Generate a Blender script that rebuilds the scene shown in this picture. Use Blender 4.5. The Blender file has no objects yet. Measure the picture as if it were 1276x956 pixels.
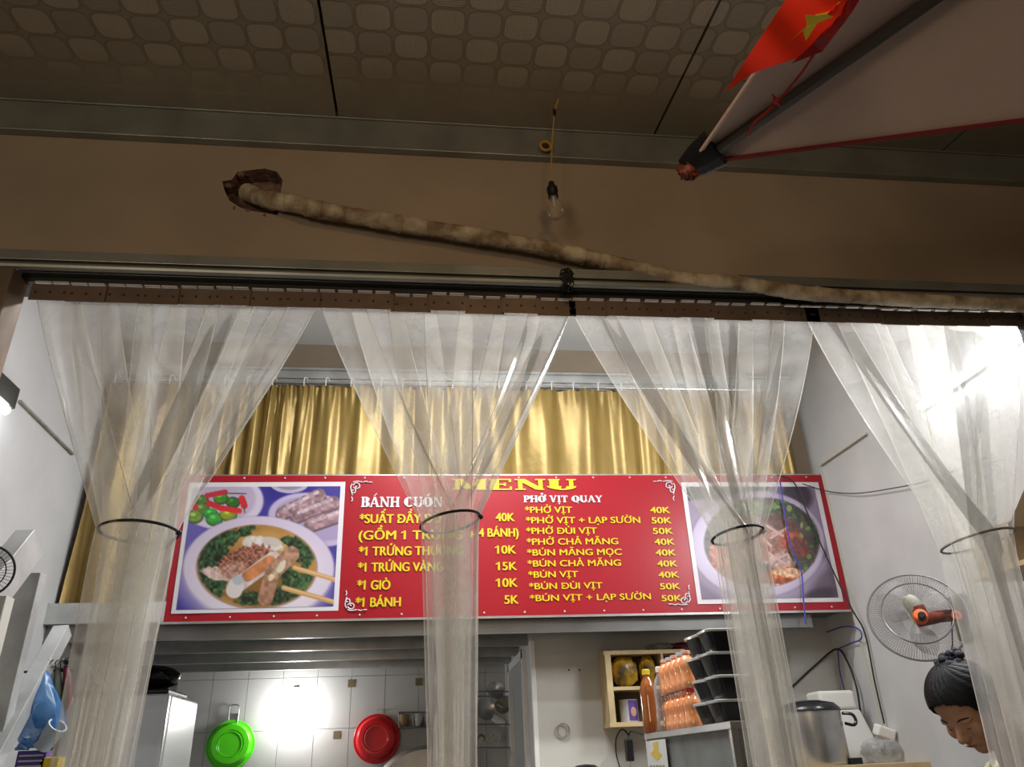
import bpy, bmesh, math, random
import numpy as np
from mathutils import Vector, Matrix
from mathutils.geometry import tessellate_polygon
random.seed(7); rng = np.random.default_rng(7)
S = bpy.context.scene
COL = S.collection
PI = math.pi
# ------------------------------------------------------------------ camera
FPX, CX, CY = 950.0, 638.0, 478.0
def _n(v): return v / np.linalg.norm(v)
_up = _n(np.array([560 - CX, 1420 + CY, -FPX]))
_yy = np.array([519 - CX, -(959 - CY), -FPX]); _yy = _n(_yy - _up * (_yy @ _up))
ROT = np.array([np.cross(_yy, _up), _yy, _up])
CAM = np.array([0, 0, 1.35])
cd = bpy.data.cameras.new('camera'); cam = bpy.data.objects.new('camera', cd); COL.objects.link(cam)
cd.sensor_fit = 'HORIZONTAL'; cd.sensor_width = 36.0; cd.lens = 36.0 * FPX / 1276.0
cam.matrix_world = Matrix.Translation(CAM.tolist()) @ Matrix(ROT.tolist()).to_4x4()
cd.clip_start = 0.02; S.camera = cam
def A(x, y, Y=None, X=None, Z=None):
    d = ROT @ np.array([x - CX, -(y - CY), -FPX])
    t = (Y - CAM[1]) / d[1] if Y is not None else ((X - CAM[0]) / d[0] if X is not None else (Z - CAM[2]) / d[2])
    return Vector((CAM + d * t).tolist())
# ------------------------------------------------------------------ world, exposure, large lights
w = bpy.data.worlds.new('night'); S.world = w; w.use_nodes = True
w.node_tree.nodes['Background'].inputs[0].default_value = (1.0, 0.72, 0.50, 1)
w.node_tree.nodes['Background'].inputs[1].default_value = 0.045
S.view_settings.view_transform = 'Standard'; S.view_settings.look = 'None'
S.view_settings.gamma = 1; S.view_settings.use_curve_mapping = False
S.view_settings.exposure = 0.6
S.cycles.transparent_max_bounces = 48; S.cycles.max_bounces = 8; S.cycles.caustics_reflective = False; S.cycles.caustics_refractive = False
S.cycles.use_denoising = True; S.cycles.sample_clamp_indirect = 6
def light(name, kind, loc, power, color, size=0.1, target=None, sy=None):
    l = bpy.data.lights.new(name, kind); l.energy = power; l.color = color
    if kind == 'AREA':
        l.size = size
        if sy: l.shape = 'RECTANGLE'; l.size_y = sy
    else: l.shadow_soft_size = size
    o = bpy.data.objects.new(name, l); COL.objects.link(o); o.location = loc
    if target is not None:
        o.rotation_euler = (Vector(target) - Vector(loc)).to_track_quat('-Z', 'Y').to_euler()
    return o
light('street_lamp_light', 'POINT', (0.42, 0.30, 2.97), 9.5, (1.0, 0.66, 0.38), 0.12)
light('street_fill_light', 'AREA', (-2.2, -3.0, 1.6), 30, (1.0, 0.80, 0.58), 1.2, (0, 2.2, 3))  # unseen area light added as soft ambience from the street side
light('ceiling_fill_light', 'AREA', (0.3, 3.35, 3.70), 36, (0.95, 0.98, 1.0), 1.2, (0.3, 3.3, 0), 0.1)  # unseen fill added to brighten the room, no fixture behind it
light('front_fill_light', 'AREA', (0.3, 2.72, 3.72), 15, (0.95, 0.98, 1.0), 1.2, (0.3, 2.72, 0), 0.1)  # second unseen fill, added to whiten the tied curtains
# ------------------------------------------------------------------ materials
def _ns(m): return m.node_tree.nodes, m.node_tree.links
def mat(name, col, rough=0.6, metal=0.0, var=0.0, vscale=8.0, bump=0.0, bscale=60.0, emit=None, es=0.0, trans=0.0, alpha=1.0, coat=0.0, col2=None, sheen=0.0, ior=1.45, stretch=None):
    m = bpy.data.materials.new(name); m.use_nodes = True
    N, L = _ns(m); b = N['Principled BSDF']
    b.inputs['Base Color'].default_value = (*col, 1); b.inputs['Roughness'].default_value = rough
    b.inputs['Metallic'].default_value = metal; b.inputs['Transmission Weight'].default_value = trans
    b.inputs['Alpha'].default_value = alpha; b.inputs['Coat Weight'].default_value = coat; b.inputs['IOR'].default_value = ior
    if sheen: b.inputs['Sheen Weight'].default_value = sheen
    if emit: b.inputs['Emission Color'].default_value = (*emit, 1); b.inputs['Emission Strength'].default_value = es
    if var > 0 or bump > 0:
        tc = N.new('ShaderNodeTexCoord'); mp = N.new('ShaderNodeMapping'); L.new(tc.outputs['Object'], mp.inputs[0])
        if stretch: mp.inputs['Scale'].default_value = stretch
    if var > 0:
        no = N.new('ShaderNodeTexNoise'); no.inputs['Scale'].default_value = vscale; no.inputs['Detail'].default_value = 5
        L.new(mp.outputs[0], no.inputs['Vector'])
        cr = N.new('ShaderNodeValToRGB'); c2 = col2 or tuple(c * (1 - var) for c in col)
        cr.color_ramp.elements[0].color = (*c2, 1); cr.color_ramp.elements[0].position = 0.35
        cr.color_ramp.elements[1].color = (*(min(1, c * (1 + var * .4)) for c in col), 1); cr.color_ramp.elements[1].position = 0.65
        L.new(no.outputs[0], cr.inputs[0]); L.new(cr.outputs[0], b.inputs['Base Color'])
    if bump > 0:
        n2 = N.new('ShaderNodeTexNoise'); n2.inputs['Scale'].default_value = bscale; n2.inputs['Detail'].default_value = 4
        L.new(mp.outputs[0], n2.inputs['Vector'])
        bp = N.new('ShaderNodeBump'); bp.inputs['Strength'].default_value = bump; bp.inputs['Distance'].default_value = 0.01
        L.new(n2.outputs[0], bp.inputs['Height']); L.new(bp.outputs[0], b.inputs['Normal'])
    return m
def emis(name, col, s):
    m = bpy.data.materials.new(name); m.use_nodes = True; N, L = _ns(m); N.clear()
    e = N.new('ShaderNodeEmission'); e.inputs[0].default_value = (*col, 1); e.inputs[1].default_value = s
    o = N.new('ShaderNodeOutputMaterial'); L.new(e.outputs[0], o.inputs[0]); return m
def sheet(name, milky, col, face=0.5, rough=0.12, scale=5.0):
    """thin clear plastic: transparent + scattering (diffuse/translucent) + gloss"""
    m = bpy.data.materials.new(name); m.use_nodes = True; N, L = _ns(m); N.clear()
    tc = N.new('ShaderNodeTexCoord'); no = N.new('ShaderNodeTexNoise'); no.inputs['Scale'].default_value = scale; no.inputs['Detail'].default_value = 6
    no.inputs['Distortion'].default_value = 1.2; L.new(tc.outputs['Object'], no.inputs['Vector'])
    mr = N.new('ShaderNodeMapRange'); mr.inputs['From Min'].default_value = .35; mr.inputs['From Max'].default_value = .7
    mr.inputs['To Min'].default_value = milky * .7; mr.inputs['To Max'].default_value = milky * 1.35; L.new(no.outputs[0], mr.inputs['Value'])
    lw = N.new('ShaderNodeLayerWeight'); lw.inputs['Blend'].default_value = .35
    ma = N.new('ShaderNodeMath'); ma.operation = 'MULTIPLY_ADD'; L.new(lw.outputs['Facing'], ma.inputs[0]); ma.inputs[1].default_value = face; L.new(mr.outputs[0], ma.inputs[2]); ma.use_clamp = True
    tr = N.new('ShaderNodeBsdfTransparent'); tr.inputs[0].default_value = (.985, .985, .97, 1)
    di = N.new('ShaderNodeBsdfDiffuse'); di.inputs[0].default_value = (*col, 1)
    tl = N.new('ShaderNodeBsdfTranslucent'); tl.inputs[0].default_value = (*col, 1)
    m1 = N.new('ShaderNodeMixShader'); m1.inputs[0].default_value = .55; L.new(di.outputs[0], m1.inputs[1]); L.new(tl.outputs[0], m1.inputs[2])
    m2 = N.new('ShaderNodeMixShader'); L.new(ma.outputs[0], m2.inputs[0]); L.new(tr.outputs[0], m2.inputs[1]); L.new(m1.outputs[0], m2.inputs[2])
    gl = N.new('ShaderNodeBsdfGlossy'); gl.inputs['Roughness'].default_value = rough
    n3 = N.new('ShaderNodeTexNoise'); n3.inputs['Scale'].default_value = 14; L.new(tc.outputs['Object'], n3.inputs['Vector'])
    bp = N.new('ShaderNodeBump'); bp.inputs['Strength'].default_value = .25; bp.inputs['Distance'].default_value = .01; L.new(n3.outputs[0], bp.inputs['Height']); L.new(bp.outputs[0], gl.inputs['Normal'])
    fr = N.new('ShaderNodeFresnel'); fr.inputs[0].default_value = 1.5
    m3 = N.new('ShaderNodeMixShader'); fm = N.new('ShaderNodeMath'); fm.operation = 'MULTIPLY'; fm.inputs[1].default_value = .45; L.new(fr.outputs[0], fm.inputs[0]); L.new(fm.outputs[0], m3.inputs[0]); L.new(m2.outputs[0], m3.inputs[1]); L.new(gl.outputs[0], m3.inputs[2])
    o = N.new('ShaderNodeOutputMaterial'); L.new(m3.outputs[0], o.inputs[0]); return m
M = {}
M['white_wall'] = mat('white_plaster', (.57, .565, .56), .75, var=.10, vscale=2.5, bump=.05)
M['ceil'] = mat('white_ceiling', (.74, .76, .77), .7, var=.06, vscale=2)
M['grey_wall'] = mat('grey_plaster', (.52, .515, .49), .8, var=.10, vscale=2.5, bump=.05)
M['tile'] = mat('glazed_tile', (.58, .58, .57), .18, var=.04, vscale=6)
M['grout'] = mat('grout', (.42, .42, .41), .8)
M['inset'] = mat('brown_tile_inset', (.22, .17, .09), .4, var=.4, vscale=200)
M['facade'] = mat('stained_cream_plaster', (.36, .295, .22), .85, var=.16, vscale=1.8, bump=.08, bscale=30)
M['floor'] = mat('floor_tile', (.35, .34, .32), .35, var=.1)
M['pave'] = mat('concrete', (.2, .19, .17), .85, var=.3, bump=.3)
M['galv'] = mat('galvanised_steel', (.30, .315, .29), .42, .55, var=.18, vscale=6, bump=.05)
M['steel'] = mat('brushed_steel', (.52, .52, .51), .34, .9, var=.12, vscale=12)
M['darksteel'] = mat('painted_steel', (.20, .20, .195), .38, .7, var=.15, vscale=5)
M['paintsteel'] = mat('light_grey_painted_steel', (.50, .51, .50), .45, .35, var=.22, vscale=7)
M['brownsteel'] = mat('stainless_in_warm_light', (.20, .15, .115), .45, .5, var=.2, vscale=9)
M['rail'] = mat('dark_rail', (.07, .07, .065), .35, .6)
M['hook'] = mat('bright_hook_metal', (.85, .85, .83), .3, .4)
M['rivet'] = mat('dark_rivet', (.05, .035, .025), .5)
M['black'] = mat('black_plastic', (.012, .012, .014), .25)
M['blackrub'] = mat('black_rubber', (.015, .015, .015), .6)
M['white'] = mat('white_plastic', (.72, .72, .70), .4)
M['offwhite'] = mat('off_white_conduit', (.55, .53, .47), .5)
M['pvc'] = sheet('clear_pvc_strip', .24, (.97, .965, .93), .30, .16)
M['pvcedge'] = sheet('pvc_cut_edge', .50, (.95, .93, .84), .3)
M['pvctube'] = M['pvc']
M['bagclear'] = sheet('clear_bag', .28, (.9, .9, .92), .6, .15, 20)
M['bagblue'] = sheet('blue_bag', .62, (.10, .33, .72), .5, .2, 12)
M['glass'] = sheet('showcase_glass', .50, (.62, .67, .65), .25, .04, 3)
M['bulbglass'] = sheet('bulb_glass', .10, (.8, .75, .65), .55, .03, 10)
M['gold'] = mat('gold_satin', (.29, .195, .055), .38, .35, var=.12, vscale=5, bump=.25, bscale=14)
M['red'] = mat('red_vinyl', (.31, .005, .014), .34, var=.04, vscale=1.5)
M['yellow'] = mat('yellow_print', (.62, .46, .010), .4)
M['whiteprint'] = mat('white_print', (.60, .57, .60), .4)
M['flagred'] = mat('red_flag_cloth', (.98, .045, .012), .7, sheen=.3, emit=None)
def cloth(m, k):
    N, L = _ns(m); b = N['Principled BSDF']; t = N.new('ShaderNodeBsdfTranslucent'); t.inputs[0].default_value = b.inputs['Base Color'].default_value; x = N.new('ShaderNodeMixShader'); x.inputs[0].default_value = k
    L.new(b.outputs[0], x.inputs[1]); L.new(t.outputs[0], x.inputs[2]); L.new(x.outputs[0], N['Material Output'].inputs[0])
cloth(M['flagred'], .6)
M['flagyel'] = mat('yellow_flag_star', (.85, .72, .03), .7)
M['ribbon'] = mat('dark_red_ribbon', (.35, .012, .015), .6)
M['canopy'] = mat('parasol_canvas', (.66, .50, .42), .9, var=.06, vscale=3, bump=.1, bscale=200)
M['rib'] = mat('grey_parasol_rib', (.12, .11, .10), .4, .5)
M['trimred'] = mat('dark_red_binding', (.22, .02, .02), .7)
M['wrap'] = mat('wrapped_insulation', (.50, .44, .32), .7, var=.40, vscale=14, col2=(.20, .14, .08), bump=.6, bscale=45)
M['hole'] = mat('broken_brick', (.21, .125, .095), .95, var=.5, vscale=30, bump=.8, bscale=60)
M['cordyel'] = mat('yellow_cord', (.45, .28, .05), .6)
M['fridge'] = mat('grey_fridge_steel', (.40, .41, .42), .3, .5)
M['fridgelit'] = mat('bulb_lit_fridge_side', (.62, .63, .64), .3)  # paler than the door: the kitchen bulb's light is put into the colour
M['green'] = mat('green_plastic', (.10, .70, .015), .3, trans=0.0)
M['redplastic'] = mat('red_plastic', (.75, .02, .03), .28)
M['redplastic2'] = mat('pale_red_plastic', (.70, .10, .09), .4)
M['wood'] = mat('pine_wood', (.52, .40, .22), .55, var=.2, vscale=6, stretch=(1, 8, 1))
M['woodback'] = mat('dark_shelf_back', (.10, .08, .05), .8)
M['yellowbag'] = mat('yellow_packaging', (.45, .26, .015), .3, var=.7, vscale=14, col2=(.05, .04, .02))
M['purple'] = mat('purple_label', (.10, .05, .25), .4)
M['tin'] = mat('silver_tin', (.55, .55, .58), .35, .5)
M['syrup'] = mat('brown_syrup', (.30, .085, .018), .12, coat=.6, var=.1)
M['juice'] = mat('orange_juice', (.72, .24, .07), .15, coat=.8, var=.25, vscale=40, col2=(.85, .40, .20))
M['clearbottle'] = sheet('clear_bottle', .22, (.85, .85, .85), .7, .05, 20)
M['capyel'] = mat('yellow_cap', (.72, .50, .03), .35)
M['cappink'] = mat('pink_cap', (.75, .45, .40), .4)
M['capblue'] = mat('pale_blue_cap', (.45, .58, .68), .4)
M['capred'] = mat('red_cap', (.80, .03, .03), .4)
M['capwhite'] = mat('white_cap', (.75, .75, .75), .4)
M['lid'] = mat('clear_lid_rim', (.55, .56, .54), .25, coat=.5)
M['sticker'] = mat('white_sticker', (.70, .70, .68), .5)
M['skin'] = mat('skin', (.46, .255, .16), .5, var=.10, vscale=14)
M['lips'] = mat('lips', (.26, .07, .055), .5)
M['hair'] = mat('black_hair', (.004, .004, .005), .55, bump=.3, bscale=60, stretch=(1, 1, 6))
M['hair'].node_tree.nodes['Principled BSDF'].inputs['Specular IOR Level'].default_value = .25
M['scrunchie'] = mat('dark_purple_scrunchie', (.010, .007, .018), .7, bump=.5, bscale=40)
M['shirt'] = mat('floral_blouse', (.55, .50, .36), .8, var=.8, vscale=26, col2=(.06, .08, .03))
M['trouser'] = mat('dark_trousers', (.03, .03, .04), .8)
M['apron'] = mat('apron_cloth', (.05, .20, .09), .8)
M['eye'] = mat('dark_eye', (.02, .015, .012), .3)
M['fanred'] = mat('dusty_dark_red_plastic', (.16, .028, .015), .45, var=.5, vscale=30)
M['fanorange'] = mat('orange_plastic', (.70, .13, .025), .4)
M['fangrey'] = mat('dusty_grey_plastic', (.28, .27, .22), .6, var=.3, vscale=20)
M['fanblade'] = sheet('clear_fan_blade', .22, (.65, .55, .52), .2, .2, 25)
M['wire'] = mat('chromed_wire', (.16, .16, .16), .4, .6)
M['foam'] = mat('styrofoam', (.68, .68, .64), .8, bump=.1)
M['paper'] = mat('white_paper', (.75, .73, .70), .8)
M['card'] = mat('cardboard', (.34, .24, .13), .85)
M['bluewire'] = mat('blue_cord', (.05, .05, .32), .5)
M['maroon'] = mat('maroon_bag', (.14, .01, .03), .4)
M['olive'] = mat('olive_bag', (.16, .17, .11), .5)
M['cup'] = mat('pale_blue_cup', (.50, .60, .66), .5)
M['crock'] = mat('white_crockery', (.6, .6, .58), .3)
M['door'] = mat('grey_door_panel', (.34, .35, .35), .45)
M['tube'] = emis('lit_tube', (.96, .98, 1), 26)
M['tubedim'] = emis('lit_small_tube', (.96, .98, 1), 7)
M['bulbon'] = emis('lit_bulb', (1, .98, .96), 25)
# ------------------------------------------------------------------ mesh helpers
class MB:
    def __init__(s): s.v = []; s.f = []; s.m = []
    def add(s, vs, fs, mi=0):
        o = len(s.v); s.v += [tuple(v) for v in vs]; s.f += [tuple(i + o for i in f) for f in fs]; s.m += [mi] * len(fs); return s
    def box(s, a, b, mi=0, rot=None, bev=0):
        a, b = Vector(a), Vector(b); c = (a + b) / 2; h = (b - a) / 2
        vs = [Vector((x, y, z)) for x in (-h.x, h.x) for y in (-h.y, h.y) for z in (-h.z, h.z)]
        if rot is not None: vs = [rot @ v for v in vs]
        return s.add([c + v for v in vs], [(0, 1, 3, 2), (4, 6, 7, 5), (0, 4, 5, 1), (2, 3, 7, 6), (0, 2, 6, 4), (1, 5, 7, 3)], mi)
    def beam(s, p, q, wd, ht, mi=0, upv=(0, 0, 1)):
        p, q = Vector(p), Vector(q); d = (q - p).normalized(); side = d.cross(Vector(upv)).normalized(); u = side.cross(d).normalized()
        vs = [e + side * (a * wd / 2) + u * (b * ht / 2) for e in (p, q) for a in (-1, 1) for b in (-1, 1)]
        return s.add(vs, [(0, 1, 3, 2), (4, 6, 7, 5), (0, 4, 5, 1), (2, 3, 7, 6), (0, 2, 6, 4), (1, 5, 7, 3)], mi)
    def tube(s, pts, r, seg=8, mi=0, cap=True, closed=False):
        P = [Vector(p) for p in pts]; n = len(P); rs = r if hasattr(r, '__len__') else [r] * n
        o = len(s.v); vs = []; prev = None
        for i in range(n):
            if closed: t = (P[(i + 1) % n] - P[i - 1]).normalized()
            else: t = (P[min(i + 1, n - 1)] - P[max(i - 1, 0)]).normalized()
            if prev is None:
                a = Vector((0, 0, 1)) if abs(t.z) < .9 else Vector((1, 0, 0)); u = t.cross(a).normalized()
            else: u = (prev - t * prev.dot(t)).normalized()
            prev = u; v = t.cross(u)
            for k in range(seg): an = 2 * PI * k / seg; vs.append(P[i] + (u * math.cos(an) + v * math.sin(an)) * rs[i])
        fs = []
        for i in range(n if closed else n - 1):
            j = (i + 1) % n
            for k in range(seg): fs.append((i * seg + k, i * seg + (k + 1) % seg, j * seg + (k + 1) % seg, j * seg + k))
        if cap and not closed: fs.append(tuple(range(seg))[::-1]); fs.append(tuple((n - 1) * seg + k for k in range(seg)))
        return s.add(vs, fs, mi)
    def lathe(s, prof, c, seg=24, axis=(0, 0, 1), mi=0, sx=1, sy=1):
        c = Vector(c); R = Vector((0, 0, 1)).rotation_difference(Vector(axis).normalized()); vs = []; fs = []
        for r, z in prof:
            for k in range(seg): an = 2 * PI * k / seg; vs.append(c + R @ Vector((r * math.cos(an) * sx, r * math.sin(an) * sy, z)))
        for i in range(len(prof) - 1):
            for k in range(seg): fs.append((i * seg + k, i * seg + (k + 1) % seg, (i + 1) * seg + (k + 1) % seg, (i + 1) * seg + k))
        if prof[0][0] > 1e-6: fs.append(tuple(range(seg))[::-1])
        if prof[-1][0] > 1e-6: fs.append(tuple((len(prof) - 1) * seg + k for k in range(seg)))
        return s.add(vs, fs, mi)
    def ell(s, c, r, rot=None, seg=20, rings=12, mi=0, noise=0.0):
        c = Vector(c); vs = []; fs = []
        for i in range(rings + 1):
            th = PI * i / rings
            for k in range(seg):
                ph = 2 * PI * k / seg; v = Vector((r[0] * math.sin(th) * math.cos(ph), r[1] * math.sin(th) * math.sin(ph), r[2] * math.cos(th)))
                if noise: v *= 1 + noise * (math.sin(5 * ph + 3 * th) * math.sin(4 * th + c.x * 50) + .6 * math.sin(9 * ph - 7 * th + c.z * 31))
                if rot is not None: v = rot @ v
                vs.append(c + v)
        for i in range(rings):
            for k in range(seg): fs.append((i * seg + k, (i + 1) * seg + k, (i + 1) * seg + (k + 1) % seg, i * seg + (k + 1) % seg))
        return s.add(vs, fs, mi)
    def poly(s, pts, mi=0): return s.add(pts, [tuple(range(len(pts)))], mi)
    def build(s, name, mats, parent=None, smooth=False, o=None, bevel=0, world=True):
        """verts are given in world space (or the thing's local space when world=False)"""
        me = bpy.data.meshes.new(name)
        base = Vector(o) if o is not None else (Vector(parent['_o']) if parent is not None and '_o' in parent else Vector((0, 0, 0)))
        if not world: base = Vector((0, 0, 0))
        me.from_pydata([tuple(Vector(v) - base) for v in s.v], [], s.f)
        ml = mats if isinstance(mats, (list, tuple)) else [mats]
        for m in ml: me.materials.append(M[m] if isinstance(m, str) else m)
        me.polygons.foreach_set('material_index', s.m)
        if smooth: me.polygons.foreach_set('use_smooth', [True] * len(me.polygons))
        bm = bmesh.new(); bm.from_mesh(me); bmesh.ops.remove_doubles(bm, verts=bm.verts, dist=1e-6)
        bmesh.ops.recalc_face_normals(bm, faces=bm.faces); bm.to_mesh(me); bm.free(); me.update()
        ob = bpy.data.objects.new(name, me); COL.objects.link(ob)
        if parent is not None: ob.parent = parent; ob['_o'] = tuple(base)
        elif o is not None: ob.location = o
        if smooth:
            try: me.set_sharp_from_angle(angle=math.radians(40))
            except Exception: pass
        if bevel:
            bv = ob.modifiers.new('bevel', 'BEVEL'); bv.width = bevel; bv.segments = 2; bv.limit_method = 'ANGLE'
        return ob
def thing(name, label, cat, loc=(0, 0, 0), group=None):
    o = bpy.data.objects.new(name, None); COL.objects.link(o); o.location = loc; o.empty_display_size = .05
    o['label'] = label; o['category'] = cat; o['_o'] = tuple(loc)
    if group: o['group'] = group
    return o
def tag(o, label, cat, group=None):
    o['label'] = label; o['category'] = cat
    if group: o['group'] = group
    return o
def struct(o): o['kind'] = 'structure'; return o
def sthing(name, loc=(0, 0, 0)):
    o = bpy.data.objects.new(name, None); COL.objects.link(o); o.location = loc; o['kind'] = 'structure'; o['_o'] = tuple(loc); return o
def dup(root, loc=None, label=None, rz=None):
    r = root.copy(); COL.objects.link(r)
    if loc is not None: r.location = loc
    if rz is not None: r.rotation_euler = (0, 0, rz)
    if label: r['label'] = label
    for ch in list(root.children):
        c = ch.copy(); COL.objects.link(c); c.parent = r
        for g in list(ch.children):
            d = g.copy(); COL.objects.link(d); d.parent = c
    return r
def smoothpath(pts, n=6):
    P = [Vector(p) for p in pts]; out = []
    for i in range(len(P) - 1):
        p0, p1, p2, p3 = P[max(i - 1, 0)], P[i], P[i + 1], P[min(i + 2, len(P) - 1)]
        for k in range(n):
            t = k / n; out.append(.5 * ((2 * p1) + (p2 - p0) * t + (2 * p0 - 5 * p1 + 4 * p2 - p3) * t * t + (3 * p1 - p0 - 3 * p2 + p3) * t ** 3))
    out.append(P[-1]); return out
XL, XR, YF, YS, YP, YB = -1.92, 2.52, 2.20, 4.30, 4.65, 6.20   # walls, facade, sign plane, partition, back
ZC = 3.86
# ------------------------------------------------------------------ the setting
struct(MB().box((XL - .1, 2.2, -.1), (XR + .1, YB + .1, 0)).build('floor', 'floor'))
struct(MB().box((-5, -5, -.12), (6, 2.2, -.02)).build('pavement', 'pave'))
struct(MB().box((XL - .1, 2.34, ZC), (XR + .1, YB + .1, ZC + .1)).build('ceiling', 'ceil'))
struct(MB().box((XL - .12, 2.34, 0), (XL, YB, ZC)).build('wall_left', 'white_wall'))
struct(MB().box((XR, 2.34, 0), (XR + .12, YB, ZC)).build('wall_right', 'white_wall'))
# back wall with its tiles and brown insets
wb = struct(MB().box((XL, YB, 0), (XR, YB + .1, ZC)).build('wall_back', 'grout'))
tm = None
zt = A(500, 905, Y=YB - .01).z
tw, th = .25 * 1.0, .355
x0 = A(522, 850, Y=YB).x
k0 = -9
tile_mesh = MB().box((-.247 / 2, -.012, 0), (.247 / 2, 0, th - .003)).build('tile', 'tile', wb, world=False)
bx = [x0 + (k + .5) * .25 for k in range(-8, 4)]
first = True
for r in range(-2, 2):
    for x in bx:
        if x > .66 or x < XL + .12: continue
        t = tile_mesh if first else tile_mesh.copy()
        if not first: COL.objects.link(t)
        first = False
        t.parent = wb; t.location = (x, YB, zt + r * th)
ins = MB().box((-.026, -.004, -.026), (.026, 0, .026)).build('tile_inset', 'inset', wb, world=False)
spots = [(438, 852), (522, 850), (420, 916), (268, 918)]
for i, (a, b) in enumerate(spots):
    p = A(a, b, Y=YB - .012); t = ins if i == 0 else ins.copy()
    if i: COL.objects.link(t)
    t.parent = wb; t.location = p
# partition box (store room) whose front faces the street
struct(MB().box((.66, YP, 0), (XR, YP + .1, 2.10)).build('wall_partition_front', 'grey_wall'))
pw = MB(); pw.box((.66, YP + .1, 0), (.74, 4.95, 2.1)); pw.box((.66, 5.75, 0), (.74, YB, 2.1)); pw.box((.66, 4.95, 1.97), (.74, 5.75, 2.1))
struct(pw.build('wall_partition_side', 'white_wall'))
dr = sthing('door_1', (.66, 5.35, 0))
f = MB(); f.box((.635, 4.93, 0), (.67, 4.99, 1.99)); f.box((.635, 5.71, 0), (.67, 5.77, 1.99)); f.box((.635, 4.93, 1.94), (.67, 5.77, 1.99)); f.build('door_frame', 'white', dr, bevel=.004)
MB().box((.665, 4.99, 0), (.695, 5.71, 1.94)).build('door_leaf', 'door', dr)
h = MB().tube([(.64, 5.07, .95), (.64, 5.07, 1.10)], .01).build('door_handle', 'steel', dr)
MB().box((.648, YP - .012, 0), (.675, YP + .03, 2.0)).build('trim_1', 'white', bevel=.003)['kind'] = 'structure'
# wall above the loft + galvanised beam
struct(MB().box((XL, 4.46, 2.12), (XR, 4.52, ZC)).build('wall_loft_back', 'facade'))
bm_ = MB(); bm_.box((XL, 4.40, 3.52), (XR, 4.46, 3.65)); bm_.box((XL, 4.385, 3.52), (XR, 4.40, 3.535)); bm_.box((XL, 4.385, 3.635), (XR, 4.40, 3.65)); bm_.box((XL, 4.385, 3.575), (XR, 4.40, 3.583))
struct(bm_.build('trim_loft_beam', 'paintsteel'))
struct(MB().beam((XL + .03, 4.25, 2.16), (XL + .03, 4.25, 3.5), .03, .05).build('trim_left_edge', 'rail'))
struct(MB().beam((XR - .07, 4.30, 2.9), (XR - .07, 4.30, 3.56), .035, .05).build('trim_right_edge', 'rail'))
# loft floor with its joists
lf = sthing('loft_floor', (0, 4.3, 2.1))
MB().box((XL, 4.34, 2.10), (XR, YB, 2.14)).build('deck', 'darksteel', lf)
for i, Y in enumerate((4.34, 4.82, 5.30, 5.75)):
    x1 = 2.26 if i == 0 else .66
    j = MB(); j.box((XL, Y, 2.0), (x1, Y + .006, 2.10)); j.box((XL, Y, 2.0), (x1, Y + .05, 2.005)); j.box((XL, Y, 2.095), (x1, Y + .05, 2.10)); j.box((XL, Y + .045, 2.0), (x1, Y + .05, 2.018))
    j.box((XL, Y - .003, 1.997), (x1, Y + .0, 2.006))
    j.build('joist', 'steel' if i else 'darksteel', lf)
MB().box((XL, 4.30, 2.085), (-1.33, 4.338, 2.19)).build('edge_beam', 'paintsteel', lf)
# facade above the opening with the broken hole
YW = 2.215
hp = [(277, 226), (289, 224), (296, 214), (312, 212), (330, 210), (345, 214), (352, 224), (350, 240), (348, 258), (346, 268), (334, 266), (320, 264), (308, 262), (298, 258), (286, 250), (280, 238)]
hole = [A(x, y, Y=YW) for x, y in hp]
outer = [Vector((-4, YW, 2.86)), Vector((5, YW, 2.86)), Vector((5, YW, 3.9)), Vector((-4, YW, 3.9))]
tri = tessellate_polygon([outer, hole[::-1]]); allv = outer + hole[::-1]
fw = MB(); fw.add(allv, [tuple(t) for t in tri]); n = len(hole)
fw.add(hole + [v + Vector((0, .07, 0)) for v in hole], [(i, (i + 1) % n, n + (i + 1) % n, n + i) for i in range(n)], 1)
c0 = sum((v for v in hole), Vector()) / n
fw.add([v + Vector((0, .07, 0)) for v in hole] + [c0 + Vector((0, .09, 0))], [(i, (i + 1) % n, n) for i in range(n)], 1)
fw.box((-4, YW + .10, 2.86), (5, YW + .125, 3.9)); fw.box((-4, YW, 2.855), (5, YW + .12, 2.86))
struct(fw.build('wall_front', ['facade', 'hole']))
cr = MB()
for (x, y, r_) in ((292, 262, .02), (310, 267, .018), (330, 270, .022), (345, 262, .014), (285, 232, .016), (300, 218, .014)):
    cr.ell(A(x, y, Y=YW + .012), (r_, .014, r_ * .7), noise=.15, seg=9, rings=6)
struct(cr.build('trim_broken_edge', 'hole', smooth=True))
fs = MB(); fs.box((-4, YW, 0), (-1.50, YW + .12, 2.86)); fs.box((2.50, YW, 0), (5, YW + .12, 2.86)); struct(fs.build('wall_front_sides', 'facade'))
# steel lintel, groove and rail
lt = MB(); lt.box((-4, 2.13, 2.835), (5, 2.21, 2.872)); lt.box((-4, 2.15, 2.80), (5, 2.30, 2.836), 1); lt.tube([(-4, 2.135, 2.812), (5, 2.135, 2.812)], .014, 8, 0)
struct(lt.build('trim_lintel', ['galv', 'rail'], bevel=.002))
tg = MB().box((.46, 2.10, 2.785), (.49, 2.145, 2.835)); tg.ell((.478, 2.115, 2.84), (.022, .02, .016), noise=.2); tg.ell((.485, 2.115, 2.80), (.014, .02, .03), noise=.2)
tag(tg.build('cable_tie', 'black', smooth=True), 'small black tie knotted round the lintel rail between the two middle curtains', 'cable tie')
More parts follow.
